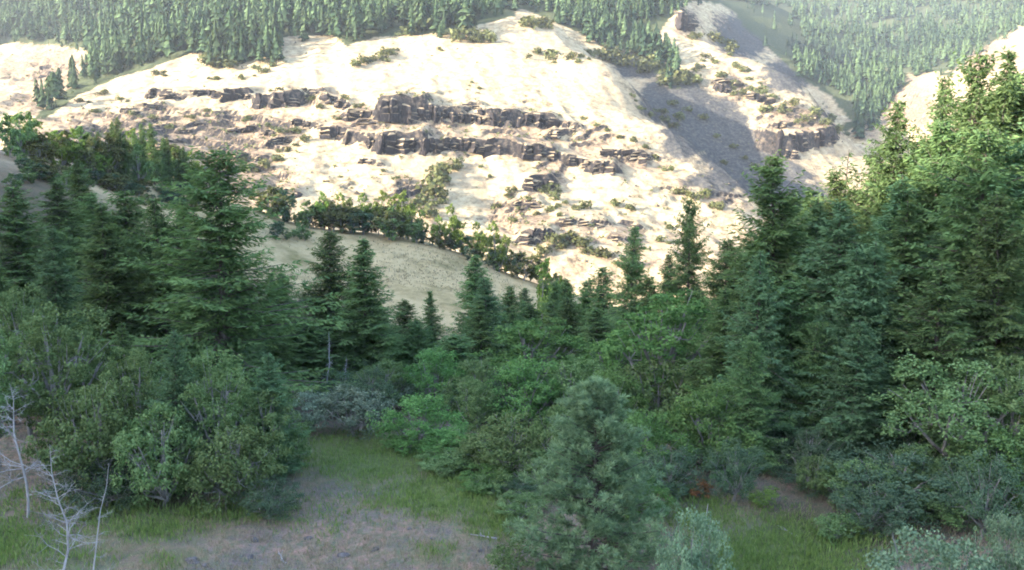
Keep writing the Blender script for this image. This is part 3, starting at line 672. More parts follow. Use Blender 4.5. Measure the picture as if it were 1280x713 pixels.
def fill(n, x0, x1, Y0, Y1, sky, drop, hr, protos, wr, name, label, group):
    c = 0
    for _ in range(n * 12):
        if c >= n: break
        x = FG.uniform(x0, x1); Y = FG.uniform(Y0, Y1); y = np.interp(x, *zip(*sky)) + FG.uniform(*drop)
        p = at(x, y, Y); h = p[2] - float(height(np.array([p[0]]), np.array([p[1]]))[0])
        if not hr[0] < h < hr[1]: continue
        pr = protos[int(FG.integers(len(protos)))]
        adj = kind_adj(pr, name)
        size = 'tall' if h > hr[0] * .35 + hr[1] * .65 else 'short' if h < hr[0] * .7 + hr[1] * .3 else 'mid-sized'
        plant_tree(name, pr, x, y, Y, h * FG.uniform(*wr) * FPX / Y, f'{size} {adj} {label}', group); c += 1
SKY_L = [(-60, 235), (100, 245), (200, 250), (330, 300), (360, 350)]
SKY_M = [(350, 380), (400, 330), (460, 340), (500, 385), (560, 380), (600, 350), (660, 375), (720, 370), (780, 350), (830, 360), (880, 320), (920, 330)]
SKY_R = [(880, 310), (940, 280), (985, 215), (1060, 230), (1110, 170), (1160, 150), (1220, 90), (1400, 60)]
fill(32, -60, 350, 62, 118, SKY_L, (5, 110), (6, 18), FIR + BLUE + MID, (.34, .46), 'fir_tree', 'fir in the shaded stand behind the oaks', G1)
fill(14, 600, 735, 150, 215, [(600, 352), (735, 345)], (0, 28), (8, 26), MID, (.34, .48), 'fir_tree', 'fir at the far end of the valley beside the meadow', G2)
fill(34, 350, 900, 84, 135, SKY_M, (12, 110), (5, 17), FIR + BLUE + MID, (.36, .5), 'fir_tree', 'fir in the shaded valley below the meadow', G2)
fill(26, 930, 1390, 58, 88, SKY_R, (2, 90), (12, 29), FIR, (.34, .46), 'fir_tree', 'fir in the back rows of the tall stand', G3)
fill(46, 890, 1390, 46, 88, SKY_R, (15, 260), (8, 26), FIR + BLUE, (.30, .42), 'fir_tree', 'fir crowded into the tall stand beside the grass patch', G3)
plant_tree('pine_tree', PINE, 746, 476, 33, 158, 'dense young pine with tufted long needles standing in front of the clearing edge')

# --- broadleaf trees
GO = 'oaks of the cluster beside the clearing'
plant_tree('fir_tree', BLUE[1], 212, 412, 42.5, 62, 'young pale fir growing up through the oak thicket')
plant_tree('fir_tree', BLUE[0], 335, 440, 45, 70, 'young fir at the clearing side of the oak thicket')
plant_tree('fir_tree', FIR[3], 150, 402, 48, 60, 'young green fir behind the oak thicket, below the dark layered fir')
for i, (x, y, Y, w, lab) in enumerate([
    (68, 366, 47, 140, 'olive-green oak at the upper left of the oak cluster, below the blue-green fir'), (165, 420, 45, 100, 0), (262, 432, 43.5, 110, 0), (326, 478, 44, 105, 0), (100, 462, 41.5, 140, 0), (196, 498, 40, 130, 0),
    (285, 516, 40, 135, 0), (20, 340, 52, 90, 0), (-20, 400, 45, 120, 0), (360, 520, 47, 60, 0)]):
    plant_tree('oak_tree', (OAK[i % 3] if i in (0, 1, 2, 3, 7, 8) else BIGB[(i % 2) * 2]), x, y, Y, w, lab or ('', 'oak behind the young pale fir in the oak thicket', 'oak in the middle of the oak thicket, below the broad tall fir', 'oak at the path side of the oak thicket', 'leafy oak behind the bleached dead trees', 'front oak of the thicket, above the green grass edge', 'front oak of the thicket beside the low dark oak bush', 'small-crowned oak behind the olive-green oak', 'oak beside the twisted pale dead tree', 'small oak between thicket and silvery willow bushes')[i], None if lab else GO)
plant_tree('oak_bush', DOAK[0], 335, 598, 38.5, 95, 'low dark oak bush at the tip of the oak thicket by the bare ground', cat='bush')
plant_tree('oak_bush', DOAK[1], 130, 575, 40, 140, 'spreading low oak bush behind the bleached dead trees', cat='bush')
plant_tree('maple_tree', MAPLE[0], 832, 346, 60, 150, 'tall bright green maple at the edge of the right stand')
plant_tree('maple_tree', BIGB[1], 888, 478, 47, 130, 'bright green broad-leaved maple behind the young pine')
plant_tree('maple_tree', MAPLE[1], 672, 390, 72, 140, 'big round yellow-green maple in the valley bottom')
plant_tree('maple_tree', MAPLE[0], 775, 412, 66, 100, 'mid green maple between the round maple and the tall maple')
plant_tree('oak_tree', OAK[0], 1205, 438, 42, 190, 'large pale green oak in front of the tall firs')
plant_tree('oak_tree', OAK[1], 1290, 425, 41, 130, 'pale green oak cut by the edge of the large oak, near tall firs')
plant_tree('oak_tree', DOAK[0], 1118, 556, 40, 190, 'dark grey-green spreading oak beside the shaded grass patch')
plant_tree('oak_tree', DOAK[1], 1235, 560, 37, 120, 'dark oak under the large pale green oak')
plant_tree('oak_tree', DOAK[1], 990, 520, 48, 150, 'dark low tree over the shaded hollow under the firs')
plant_tree('maple_tree', MIDB[2], 680, 324, 160, 46, 'small round tree whose crown catches yellow sunlight in the valley')
plant_tree('maple_tree', MIDB[2], 702, 346, 165, 22, 'slim tree with sunlit crown beside the small round sunlit tree')
plant_tree('oak_tree', NEARS, 868, 634, 24, 110, 'silvery green treetop with the dead branches beside it')
plant_tree('oak_tree', NEARS, 1160, 664, 23, 215, 'silvery green oak top close to the shaded grass patch', rz=1.0)
plant_tree('oak_tree', NEARS, 1262, 640, 24, 110, 'silvery green oak top beside the dark spreading oak', rz=2.2)
# --- bushes
fill(34, 360, 880, 56, 96, [(350, 440), (500, 450), (900, 430)], (0, 70), (3, 9), BIGB + MAPLE[:1] + DOAK, (.8, 1.2), 'valley_tree', 'leafy tree filling the shaded valley bottom', 'leafy trees of the valley bottom')
fill(16, 900, 1330, 39, 50, [(900, 540), (1330, 500)], (0, 80), (2.5, 7), DOAK + BIGB, (.8, 1.2), 'understory_tree', 'leafy tree under the tall firs', 'low trees under the tall firs')
fill(10, 0, 350, 48, 60, [(0, 400), (350, 470)], (0, 50), (4, 10), OAK[:1] + BIGB[:1], (.7, .9), 'oak_tree', 'oak at the back of the thicket beside the clearing', GO)
for (n, pr, x, y, Y, w, lab) in [
    ('willow_bush', SILV[0], 440, 484, 54, 110, 'large silvery grey willow bush at the end of the grassy path'), ('willow_bush', SILV[1], 384, 488, 55, 80, 'smaller silvery grey bush between the oaks and the large willow'),
    ('willow_bush', SILV[1], 505, 464, 68, 80, 'pale sage-green bush behind the round green bush'), ('round_bush', BIGB[1], 526, 494, 50.5, 120, 'round mid green bush beside the grassy path'),
    ('round_bush', BIGB[0], 640, 510, 45, 125, 'grey-green bush between the path and the young pine'), ('round_bush', BIGB[2], 700, 500, 44, 80, 'grey-green bush directly behind the young pine'),
    ('round_bush', DOAK[0], 590, 470, 64, 100, 'dark rounded bush in the shade behind the path bushes'),
    ('round_bush', BIGB[1], 566, 536, 48, 84, 'small leafy bush against the side of the round green bush'), ('round_bush', BIGB[0], 604, 528, 47.5, 95, 'olive-green bush set back from the path, beside the grey-green bush'),
    ('round_bush', DOAK[0], 652, 600, 42, 90, 'dark bush in front of the grey-green bush near the young pine'), ('round_bush', BIGB[2], 676, 560, 42.5, 90, 'olive bush tucked behind the side of the young pine'),
    ('round_bush', BIGB[1], 806, 515, 45, 120, 'leafy green bush behind the young pine, below the tall maple'), ('round_bush', DOAK[1], 836, 556, 42, 105, 'dark bush between the young pine and the bright maple'),
    ('round_bush', BIGB[1], 800, 590, 39.5, 85, 'green bush at the shaded side of the young pine'), ('round_bush', BIGB[0], 930, 540, 46, 110, 'olive bush under the firs behind the yellow-green bush'),
    ('round_bush', BIGB[2], 480, 448, 66, 95, 'olive bush behind the willow bushes'), ('round_bush', BIGB[1], 545, 436, 66, 95, 'green bush below the slim small fir'),
    ('round_bush', BIGB[0], 604, 440, 64, 105, 'olive bush below the blue-green fir'), ('round_bush', BIGB[1], 655, 448, 60, 115, 'green bush in front of the big round maple'),
    ('round_bush', BIGB[2], 722, 440, 60, 115, 'olive bush beside the big round maple'), ('round_bush', BIGB[1], 764, 462, 54, 115, 'green bush below the mid green maple'),
    ('round_bush', BIGB[0], 826, 436, 56, 125, 'olive bush at the foot of the tall maple'), ('round_bush', DOAK[0], 420, 462, 62, 80, 'dark bush behind the large willow bush'),
    ('round_bush', DOAK[1], 1030, 580, 43, 130, 'dark bush in the hollow under the tall firs'), ('round_bush', BIGB[2], 1180, 590, 39, 120, 'olive bush between the dark oaks and the large pale oak'),
    ('round_bush', DOAK[0], 1092, 598, 37.5, 125, 'dark rounded bush at the side of the shaded grass patch'), ('low_bush', BUSH[1], 1050, 640, 36.5, 60, 'low olive bush beside the shaded grass patch'),
    ('round_bush', BIGB[0], 562, 556, 46.5, 90, 'olive bush hanging over the grassy path'), ('round_bush', BIGB[1], 612, 584, 43.5, 90, 'green bush closing in on the path near the young pine'), ('round_bush', BIGB[2], 655, 622, 39.5, 84, 'low olive bush in front of the dark bush by the pine'),
    ('low_bush', BUSH[0], 500, 566, 50, 60, 'low fresh green bush beside the grassy path'), ('low_bush', BUSH[1], 565, 600, 45.5, 60, 'low dull green bush along the grassy path'),
    ('low_bush', BUSH[0], 540, 572, 49, 60, 'low fresh green bush at the foot of the round bush'), ('low_bush', BUSH[0], 590, 575, 47, 60, 'low fresh green bush at the foot of the grey-green bush'),
    ('low_bush', BUSH[1], 615, 600, 42.5, 60, 'low dull green bush beside the young pine'), ('low_bush', BUSH[2], 955, 606, 40.5, 44, 'upright yellow-green bush in the shaded grass patch'),
    ('low_bush', BUSH[2], 1062, 652, 37, 34, 'small yellow-green bush at the foot of the dark spreading oak'), ('low_bush', BUSH[1], 640, 672, 32, 70, 'low dark bush at the foot of the young pine'),
    ('low_bush', RUSTB, 876, 604, 41.5, 34, 'small rust-brown dead bush beside the shaded grass patch'), ('low_bush', BUSH[0], 905, 590, 43, 60, 'low green bush behind the rust-brown bush'),
    ('low_bush', BUSH[1], 845, 610, 42, 50, 'low green bush between the young pine and the rust-brown bush')]:
    plant_tree(n, pr, x, y, Y, w, lab, cat='bush')

# ------------------------------------------------------------------ dead trees
def dead_tree(seed, px, py, Y, label, nb=16, spread=.5, up=.5, thick=1.0, name='dead_tree'):
    r = RS(seed); p = at(px, py, Y); gz = float(height(np.array([p[0]]), np.array([p[1]]))[0]); H = p[2] - gz
    e = obj(name, None, None, (p[0], p[1], gz - .05)); e.empty_display_size = .5
    g = Geo(); z = np.linspace(0, H, 9); bx = np.cumsum(r.normal(0, .02 * H, 9)); by = np.cumsum(r.normal(0, .02 * H, 9)); bx -= bx[-1]; by -= by[-1]
    tp = np.stack([bx, by, z], -1); g.tube(tp, (0.013 * H * (1 - z / H) + .012) * thick, 7); obj('trunk', g.mesh('dead_trunk', M['dead']), e)
    for q in range(nb):
        b = Geo(); f = r.uniform(.3, .97); a = r.uniform(0, 6.28); l = H * spread * (1.15 - f) * r.uniform(.5, 1.1)
        s = np.array([np.interp(f * H, z, bx), np.interp(f * H, z, by), f * H]); d = np.array([math.cos(a), math.sin(a), r.normal(up, .25)])
        pts = [s]
        for k in range(4): d = d + r.normal(0, .22, 3); pts.append(pts[-1] + d / np.linalg.norm(d) * l / 4)
        R0 = (.009 + .010 * l) * thick; b.tube(pts, np.array([1, .75, .55, .35, .15]) * R0, 5)
        for k in range(8):
            i = int(r.integers(1, 4)); dd = nrm(pts[i] - pts[i - 1] + r.normal(0, .6 * l / 4, 3))
            b.tube([pts[i], pts[i] + dd * l * .16, pts[i] + (dd + r.normal(0, .3, 3)) * l * .3], np.array([.45, .3, .12]) * R0, 4)
        obj('branch', b.mesh('dead_branch', M['dead']), e)
    return tag(e, label, 'dead tree')
dead_tree(5, 62, 556, 27, 'bleached dead tree with many bare branches at the edge of the clearing', 44, .36, .4, .6)
dead_tree(6, 136, 578, 29, 'slim bleached dead tree with few short branches in the clearing', 16, .2, .2, .5)
dead_tree(7, 12, 478, 38, 'twisted pale dead tree against the left side of the oak thicket', 34, .45, .35, 0.7)
dead_tree(8, 885, 628, 25, 'bare pale dead treetop beside the silvery treetop', 12, .35, .2, .6)
dead_tree(9, 411, 414, 72, 'slim grey dead snag rising behind the silvery willow bush', 40, .14, .05)
dead_tree(10, 433, 446, 70, 'short twiggy lilac-grey dead snag behind the silvery willow bush', 46, .18, .3)

# ------------------------------------------------------------------ trees and shrubs at the sunlit edge and on the hill
def small_conifer(seed, layers=8, n=7, pw=.85, top=1.0, low=.10, ragged=.25):
    r = RS(seed); V = []; T = []; tt = []; lean = r.normal(0, .03, 2)
    for k in range(layers):
        f = k / layers; z = low + (.96 - low) * f * top; rr = (.5 * (1 - f) ** pw + .03) * r.uniform(.75, 1.15); a0 = r.uniform(0, 6.28)
        for j in range(n):
            if r.uniform() < ragged * .5: continue
            a = a0 + j * 6.2832 / n + r.normal(0, .3); q = rr * r.uniform(.45, 1.25); wd = .42 * rr + .02; h = .17 * (1 - .4 * f)
            c = np.array([math.cos(a), math.sin(a)]); s = np.array([-c[1], c[0]]); b = len(V); o2 = lean * z
            V += [[*o2, z + h], [*(o2 + c * q * .72 + s * wd), z - .01], [*(o2 + c * q), z - .05 + r.normal(0, .03)], [*(o2 + c * q * .72 - s * wd), z - .01]]
            T += [[b, b + 1, b + 2], [b, b + 2, b + 3]]; v = np.clip(.45 + r.normal(0, .25), 0, 1); tt += [v * .4, v, v, v]
    b = len(V); V += [[.03, 0, -.1], [-.02, .03, -.1], [-.02, -.03, -.1], [0, 0, .6]]; T += [[b, b + 1, b + 3], [b + 1, b + 2, b + 3], [b + 2, b, b + 3]]; tt += [.1] * 4
    return np.array(V, float), np.array(T), np.array(tt)
SC = [small_conifer(300 + i, *a) for i, a in enumerate([(8, 7, .85), (7, 6, .7, 1, .2, .4), (9, 6, 1.0, 1, .1, .3), (6, 7, .5, .9, .25, .3), (8, 5, .8, 1, .3, .7), (5, 7, .4, .8, .1, .2), (7, 6, 1.2, 1, .05, .2), (8, 6, .6, 1, .15, .5)])]
SCM = [build('conifer', v, None, t, M['farfir'], c) for v, t, c in SC]
rng = RS(21)
def on_ground(px, py, y0=14.0):
    P, ok = hits(px, py, y0); P[:, 2] = height(P[:, 0], P[:, 1]); return P, ok
# row along the meadow's far edge and the shrubby shoulder on the left
def edge_row(pts, n, name, protos, hr, wr, label, group, cat, jit=4):
    pts = np.array(pts, float); s = np.concatenate([[0], np.cumsum(np.hypot(*np.diff(pts, axis=0).T))])
    q = (np.arange(n) + rng.uniform(.1, .9, n)) / n * s[-1]
    x = np.interp(q, s, pts[:, 0]); y = np.interp(q, s, pts[:, 1]) + rng.normal(0, jit * .4, n)
    P, ok = on_ground(x, y, 100)
    for _ in range(8):
        bad = (~ok) | (P[:, 1] > 420)
        if not bad.any(): break
        y = np.where(bad, y + 4, y); P, ok = on_ground(x, y, 100)
    for i in range(n):
        if not ok[i] or P[i, 1] > 420: continue
        pr = protos[int(rng.integers(len(protos)))]; h = rng.uniform(*hr); w = h * rng.uniform(*wr)
        e = obj(name, None, None, tuple(P[i] - [0, 0, .1]), rng.uniform(0, 6.28), (w / 2 / pr['R'],) * 2 + (h / pr['H'],)); e.empty_display_size = .5
        for k in ('trunk', 'crown'): obj(k, pr[k], e)
        tag(e, f"{'tall' if h > hr[0] * .35 + hr[1] * .65 else 'low' if h < hr[0] * .7 + hr[1] * .3 else 'middling'} {kind_adj(pr, name)} {label}", cat, group)
edge_row([(335, 262), (400, 278), (470, 292), (560, 310), (640, 338), (700, 358)], 46, 'edge_tree', MIDB[:2] + [MIDB[3]], (2.0, 11), (.6, 1.5), 'tree in the dark row along the far edge of the meadow', 'trees along the far edge of the meadow', 'tree', 14)
edge_row([(395, 276), (420, 284), (490, 296), (560, 306), (640, 330)], 14, 'edge_tree', [MIDB[2]], (10, 15), (.5, .7), 'sunlit tree rising above the meadow edge row', 'sunlit trees at the meadow edge', 'tree')
edge_row([(330, 255), (360, 275), (345, 300), (390, 300)], 9, 'meadow_bush', [MIDB[0], MIDB[3]], (3, 6), (.9, 1.2), 'bush on the upper corner of the shaded meadow', 'bushes on the upper corner of the meadow', 'bush')
edge_row([(10, 200), (60, 205), (120, 215), (200, 225), (250, 235)], 30, 'slope_tree', MIDB[:3], (7, 12), (.6, 1.0), 'tree in the partly sunlit row on the shrubby shoulder', 'trees on the shrubby shoulder', 'tree', 12)
edge_row([(125, 225), (170, 228), (205, 232), (240, 238)], 11, 'slope_fir', [MID[0], MID[1]], (11, 16), (.3, .42), 'slim conifer on the shrubby shoulder behind the left stand', 'slim conifers on the shrubby shoulder', 'tree')
edge_row([(10, 235), (60, 225), (110, 240), (30, 215), (100, 228), (250, 262), (130, 236), (230, 246)], 64, 'slope_bush', [MIDB[0], MIDB[3], MIDB[1]], (1.2, 4), (1.1, 1.8), 'bush on the shaded lilac slope', 'low bushes on the shaded slope', 'bush', 8)

# far forest: every tree placed by where the photograph's wooded ground is
def forest_points(poly, n, x0, x1, y0, y1):
    x = rng.uniform(x0, x1, n); y = rng.uniform(y0, y1, n); m = inpoly(x + 16 * fbm(x, y, 46, 3, 81) + rng.normal(0, 4, n), y + 9 * fbm(x, y, 38, 3, 82) + rng.normal(0, 3, n), poly); return x[m], y[m]
fx, fy = forest_points(FOREST[0], 25000, -120, 1400, -50, 175)
FP, ok = hits(fx, fy, 560, 3000, 700); FP = FP[ok]; fx = fx[ok]; fy = fy[ok]
FP[:, 2] = height(FP[:, 0], FP[:, 1])
sparse = (fx < 110) & (fy > 56) & (rng.uniform(0, 1, len(fx)) > .4)
den = np.where(FP[:, 1] < 1150, 0.62, 1.0); k = (rng.uniform(0, 1, len(fx)) < den) & ~sparse & (FP[:, 1] > 620)
k &= fbm(FP[:, 0], FP[:, 1], 70, 4, 55) + rng.normal(0, .2, len(fx)) > -0.6
k &= ~(inpoly(fx, fy, [(885, 6), (990, 14), (1012, 70), (970, 84), (925, 56)]) & (rng.uniform(0, 1, len(fx)) < .85))
FP = FP[k]; order = np.argsort(FP[:, 1]); FP = FP[order]
fh = (9 + 22 * rng.uniform(0, 1, len(FP)) ** 1.1) * (1 + .25 * fbm(FP[:, 0], FP[:, 1], 70, 2, 57)) * np.interp(FP[:, 1], [700, 1300], [1.25, 1.05]) * np.interp(FP[:, 1], [900, 1800], [1, 1.25]); fw = fh * rng.uniform(.32, .50, len(FP))
inview = np.abs(project(FP)[0] - 640) < 640
own = np.where(inview)[0][:300]; isown = np.zeros(len(FP), bool); isown[own] = True
for i in own:
    o = obj('conifer_tree', SCM[int(rng.integers(8))], None, tuple(FP[i]), rng.uniform(0, 6.28), (fw[i], fw[i], fh[i]))
    qx, qy, _ = project(FP[i])
    where = 'beside the tan fields beyond the cliffs' if qx < 130 else 'above the long cliff band' if qx < 430 else 'behind the top of the grassy dome' if qx < 660 else 'in the ravine between dome and rocky spur' if qx < 870 else 'in the ravine behind the rocky spur'
    tag(o, f"{'tall' if fh[i] > 23 else 'short'} far conifer {where}", 'tree', 'conifers at the lower forest edge')
rest = np.where(~isown)[0]; gf = Geo()
for v in range(8):
    ii = rest[v::8]; V, T, tt = SC[v]; a = rng.uniform(0, 6.28, len(ii)); c, s = np.cos(a)[:, None], np.sin(a)[:, None]
    X = (V[None, :, 0] * c - V[None, :, 1] * s) * fw[ii][:, None]; Y_ = (V[None, :, 0] * s + V[None, :, 1] * c) * fw[ii][:, None]; Z = V[None, :, 2] * fh[ii][:, None]
    W_ = np.stack([X + FP[ii, 0:1], Y_ + FP[ii, 1:2], Z + FP[ii, 2:3]], -1).reshape(-1, 3)
    TT = (T[None] + (np.arange(len(ii)) * len(V))[:, None, None]).reshape(-1, 3)
    gf.add(W_, None, TT, np.clip(np.tile(tt, len(ii)) + np.repeat(rng.normal(.02, .30, len(ii)) + .28 * fbm(FP[ii, 0], FP[ii, 1], 90, 3, 58), len(V)), 0, 1))
o = obj('far_forest', gf.mesh('far_forest', M['farfir'])); tag(o, 'dense conifer forest covering the mountain slopes behind the sunlit hill', 'forest', kind='stuff')

# shrubs on the sunlit hill, one by one
def low_shrub(seed, n=130, leaf=.3):
    r = RS(seed); g = Geo(); c = r.normal(0, .32, (7, 3)) * [1, 1, .35] + [0, 0, .42]; i = r.integers(0, 7, n)
    off = nrm(r.normal(0, 1, (n, 3))) * r.uniform(.12, .36, (n, 1)); C = c[i] + off; C[:, 2] = np.abs(C[:, 2])
    nn_ = nrm(off + [0, 0, .2] + r.normal(0, .15, off.shape)); A = nrm(np.cross(nn_, r.normal(0, 1, off.shape))); B = np.cross(nn_, A)
    leaves(g, C, A, B, leaf * r.uniform(.7, 1.3, n), leaf * .8, np.clip(.45 + r.normal(0, .2, n), 0, 1)); return g.mesh('hill_shrub', M['scrub'])
SH_M = [low_shrub(400 + i) for i in range(6)]
SHR = [(445, 84, 12), (455, 80, 12), (464, 77, 13), (474, 74, 13), (482, 71, 13), (490, 67, 12), (565, 50, 22), (580, 48, 18), (600, 52, 20), (612, 54, 14), (526, 38, 20), (545, 36, 18), (508, 44, 18),
       (662, 34, 22), (684, 36, 20), (672, 68, 12), (686, 70, 16), (740, 70, 14), (728, 72, 10), (690, 76, 10), (712, 74, 14), (755, 76, 18), (770, 80, 20), (785, 84, 18), (762, 68, 16), (805, 70, 20), (824, 76, 20),
       (815, 90, 20), (838, 96, 18), (842, 108, 22), (860, 100, 22), (872, 106, 16), (868, 50, 14), (892, 52, 16), (905, 58, 16), (915, 66, 14), (880, 72, 10), (896, 80, 9), (920, 84, 9), (930, 90, 10), (902, 98, 12), (918, 108, 12),
       (925, 120, 12), (938, 100, 8), (876, 88, 10), (950, 118, 14), (966, 126, 12), (958, 140, 14), (978, 142, 12), (990, 132, 14), (1004, 150, 14), (1018, 146, 14), (1030, 160, 14), (1040, 150, 12), (1046, 166, 12),
       (545, 222, 22), (552, 232, 24), (540, 244, 24), (560, 214, 18), (568, 206, 14), (530, 256, 20), (535, 270, 20), (548, 250, 18), (690, 236, 14), (694, 250, 14), (688, 264, 14), (684, 240, 12), (640, 240, 10), (632, 246, 8),
       (730, 262, 14), (770, 258, 12), (790, 262, 10), (824, 302, 12), (838, 286, 10), (850, 244, 14), (868, 250, 14), (880, 246, 14), (888, 258, 12), (896, 262, 12), (730, 305, 18), (715, 300, 16), (700, 310, 18), (690, 306, 16),
       (680, 318, 16), (740, 318, 16), (760, 322, 16), (780, 330, 14), (100, 128, 10), (130, 118, 9), (150, 126, 9), (118, 142, 9), (196, 94, 9), (206, 96, 8), (262, 84, 22), (275, 84, 20), (288, 86, 18), (272, 100, 9), (300, 98, 8), (320, 88, 10),
       (340, 84, 10), (330, 92, 8), (352, 122, 8), (390, 126, 10), (400, 136, 9), (260, 140, 8), (240, 150, 9), (310, 150, 9), (335, 160, 9), (350, 170, 10), (372, 166, 12), (380, 178, 12), (350, 200, 12), (330, 210, 14), (310, 215, 12),
       (300, 206, 10), (360, 190, 10), (215, 160, 9), (190, 150, 9), (165, 146, 8), (430, 130, 9), (445, 138, 9), (420, 150, 8), (600, 112, 6), (590, 104, 5), (552, 64, 5), (548, 62, 5), (790, 122, 7), (800, 138, 8), (812, 146, 8),
       (828, 142, 12), (830, 152, 12), (840, 160, 10), (730, 150, 7), (745, 158, 7), (760, 164, 8), (775, 172, 8), (790, 178, 9), (806, 186, 9), (820, 200, 10), (836, 214, 10), (600, 210, 6), (612, 222, 6), (480, 215, 7), (495, 225, 9), (505, 240, 9), (515, 255, 10),
       (500, 262, 8), (470, 250, 5), (455, 245, 5), (440, 236, 4), (425, 222, 5), (408, 228, 5), (620, 258, 8), (650, 262, 8), (640, 282, 10), (670, 270, 9), (700, 276, 8), (660, 255, 9)]
SHR += [(860, 140, 9), (880, 150, 10), (895, 172, 9), (915, 185, 10), (930, 200, 9), (850, 150, 12), (838, 132, 12), (905, 205, 8), (945, 212, 9), (960, 200, 8)]
SHR = (SHR + [(x + rng.uniform(-14, 14), y + rng.uniform(-6, 6), w * .6) for (x, y, w) in SHR])[:298]
sp, ok = hits([a[0] for a in SHR], [a[1] for a in SHR], 400); sp[:, 2] = height(sp[:, 0], sp[:, 1])
for p, a, k in zip(sp, SHR, ok):
    if not k: continue
    w = a[2] * p[1] / FPX * .9
    o = obj('hill_shrub', SH_M[int(rng.integers(6))], None, tuple(p), rng.uniform(0, 6.28), (w, w, w * rng.uniform(.7, 1.1)))
    where = 'on the rocky spur beyond the ravine' if a[0] > 845 and a[1] < 190 else 'on the white grass above the cliffs' if a[1] < 110 else 'among the dark cliffs' if a[1] < 200 else 'on the slope below the cliffs'
    tag(o, f"{'large' if a[2] > 15 else 'small' if a[2] < 8 else 'round'} olive shrub {where}", 'shrub', 'shrubs dotted over the sunlit hillside')
# countless small scrub and stones in the broken ground
n = 20000; sx = rng.uniform(0, 1080, n); sy = rng.uniform(30, 335, n); k = rng.uniform(0, 1, n) < np.maximum(blobs(sx, sy, RUBBLE) ** 1.5, .035)
sP, ok = hits(sx[k], sy[k], 400, 1400, 600); sP = sP[ok]; sP[:, 2] = height(sP[:, 0], sP[:, 1])
gs = Geo(); gr_ = Geo()
for i, p in enumerate(sP):
    r = rng.uniform(.4, 1.0) * rng.choice([1, 1, 1, 2.2])
    if i % 2:
        m_ = 9; C = p + rng.normal(0, .35, (m_, 3)) * r * [1, 1, .3] + [0, 0, .4 * r]; nn_ = nrm(rng.normal(0, 1, (m_, 3)) + [0, -.3, .3])
        A = nrm(np.cross(nn_, rng.normal(0, 1, (m_, 3)))); leaves(gs, C, A, np.cross(nn_, A), r * .9, r * .7, np.clip(rng.normal(.45, .2, m_), 0, 1))
    else:
        V = np.array([[1, 0, 0], [0, 1, 0], [-1, 0, 0], [0, -1, 0], [0, 0, .8], [0, 0, -.5]]) * r * rng.uniform(.5, 1.2, (6, 3)) + p
        gr_.add(V, None, [[0, 1, 4], [1, 2, 4], [2, 3, 4], [3, 0, 4]])
o = obj('hill_scrub', gs.mesh('hill_scrub', M['scrub'])); tag(o, 'countless tufts of low scrub over the broken sunlit slope', 'scrub', kind='stuff')
o = obj('hill_stones', gr_.mesh('hill_stones', M['basalt'])); tag(o, 'loose stones strewn below the cliffs on the sunlit slope', 'stones', kind='stuff')

# ------------------------------------------------------------------ the clearing: grass, stones
n = 34000; gx = rng.uniform(-60, 1340, n); gy = rng.uniform(535, 740, n)
P, ok = hits(gx, gy, 14, 75, 500); gm = .85 * blobs(gx, gy, GREEN) + .3 * fbm(P[:, 0], P[:, 1], 5.0, 4, 66) + .08
def grass(sel, mat, name, label, hh, ww):
    p = P[sel]; p = np.repeat(p, 4, 0) + rng.normal(0, .16, (len(p) * 4, 3)) * [1, 1, 0]; p[:, 2] = height(p[:, 0], p[:, 1]) - .02
    A = nrm(rng.normal(0, .35, p.shape) + [0, 0, 1]); B = nrm(rng.normal(0, 1, p.shape) * [1, 1, 0])
    g = Geo(); leaves(g, p, A, B, hh * rng.uniform(.4, 1.4, len(p)), ww, np.clip(rng.normal(.5, .2, len(p)), 0, 1))
    o = obj(name, g.mesh(name, mat)); tag(o, label, 'grass', kind='stuff')
gsel = rng.uniform(0, 1, n) < sstep(.12, .75, gm)
grass(ok & gsel, M['grassgreen'], 'green_grass', 'short green grass growing over the clearing and path', .34, .045)
grass(ok & ~gsel & (rng.uniform(0, 1, n) < .45), M['drygrass'], 'dry_grass', 'thin dry grass tufts on the bare ground of the clearing', .28, .03)
n = 9000; gx = rng.uniform(300, 720, n); gy = rng.uniform(255, 395, n); P, ok = hits(gx, gy, 130, 330, 300); P = P[ok]; P[:, 2] = height(P[:, 0], P[:, 1])
P = P[fbm(P[:, 0], P[:, 1], 24, 4, 93) + rng.normal(0, .3, len(P)) > .1]; P = np.repeat(P, 3, 0) + rng.normal(0, .4, (len(P) * 3, 3)) * [1, 1, 0]; P[:, 2] -= .05
gmd = Geo(); leaves(gmd, P, nrm(rng.normal(0, .4, P.shape) + [0, 0, 1]), nrm(rng.normal(0, 1, P.shape) * [1, 1, 0]), rng.uniform(.3, .9, len(P)), .16, np.clip(rng.normal(.3, .25, len(P)), 0, 1))
o = obj('meadow_grass', gmd.mesh('meadow_grass', M['drygrass'])); tag(o, 'dry grass tufts standing over the shaded meadow slope', 'grass', kind='stuff')
def rock_mesh(seed):
    r = RS(seed); import bmesh
    bm = bmesh.new(); bmesh.ops.create_icosphere(bm, subdivisions=2, radius=1)
    for v in bm.verts: v.co *= r.uniform(.78, 1.12); v.co.z *= .6
    me = bpy.data.meshes.new('stone'); bm.to_mesh(me); bm.free(); me.materials.append(M['stone']); return me
RK = [rock_mesh(500 + i) for i in range(4)]
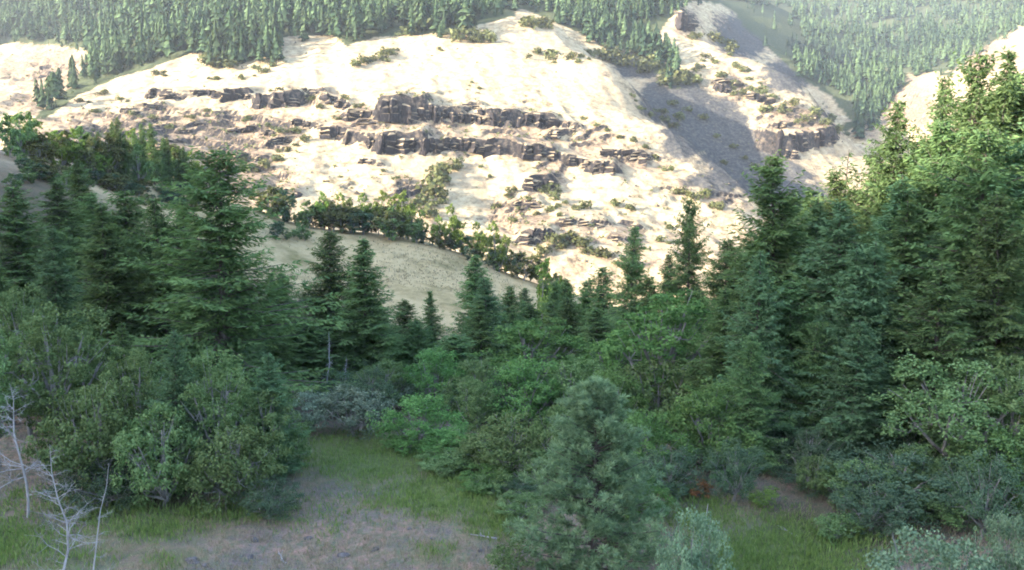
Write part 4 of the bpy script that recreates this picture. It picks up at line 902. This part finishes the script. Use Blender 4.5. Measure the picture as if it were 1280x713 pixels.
for (x, y, s) in [(240, 700, .34), (256, 704, .2), (318, 672, .26), (312, 690, .2), (385, 668, .18), (430, 690, .3), (470, 684, .22), (512, 660, .16), (540, 676, .15), (600, 690, .18)]:
    p = hit(x, y); z = float(height(np.array([p[0]]), np.array([p[1]]))[0])
    o = obj('stone', RK[int(rng.integers(4))], None, (p[0], p[1], z - .08 * s), rng.uniform(0, 6), (s * rng.uniform(.8, 1.5), s * .8, s)); tag(o, 'dark stone lying on the bare ground of the clearing', 'stone', 'stones on the clearing')

# fallen branches in the clearing
for q, (x, y, l, a) in enumerate([(352, 690, 1.2, 2.2), (985, 668, 1.2, 2.0), (604, 672, 1.3, 2.9)]):
    r = RS(600 + q); p = hit(x, y); z = float(height(np.array([p[0]]), np.array([p[1]]))[0]); g = Geo(); d = np.array([math.cos(a), math.sin(a), 0])
    pts = np.array([d * l * f + r.normal(0, .06, 3) * [1, 1, .3] + [0, 0, .05] for f in (-.5, -.2, .1, .5)]); g.tube(pts, [.05, .04, .03, .012], 6)
    for k in range(4):
        b = pts[1 + k % 2]; e = nrm(d + r.normal(0, .7, 3)) * l * .35; e[2] = abs(e[2]) * .5; g.tube([b, b + e * .5, b + e], [.022, .015, .006], 4)
    o = obj('fallen_branch', g.mesh('fallen_branch', M['dead']), None, (p[0], p[1], z)); tag(o, 'bleached fallen branch lying on the ground of the clearing', 'branch', 'fallen branches on the clearing')

# ------------------------------------------------------------------ haze
m, N, L = new_mat('haze_air'); pv = N.new('ShaderNodeVolumePrincipled'); pv.inputs['Color'].default_value = (.86, .92, 1.0, 1); pv.inputs['Density'].default_value = 0.00007
pv.inputs['Anisotropy'].default_value = 0.2
o_ = N.new('ShaderNodeOutputMaterial'); L.new(pv.outputs[0], o_.inputs['Volume'])
zlo, zhi = float(GZm.min()) - 1, float(GZm.max()) + 45
V = np.array([[x, y, z] for x in (-3400, 3400) for y in (-3400, 3400) for z in (zlo, zhi)])
o = obj('haze', build('haze', V, [[0, 1, 3, 2], [4, 6, 7, 5], [0, 4, 5, 1], [2, 3, 7, 6], [0, 2, 6, 4], [1, 5, 7, 3]], None, m)); tag(o, 'pale blue air between the valley and the far slopes', 'haze', kind='stuff')

bpy.context.view_layer.update()
ntri = 0
for me in bpy.data.meshes: ntri += sum(len(p) - 2 for p in ()) + (len(me.loops) - 2 * len(me.polygons))
print('TRIS', ntri, 'OBJ', len(bpy.data.objects), 'FAR', len(FP), 'COLS', ncol)
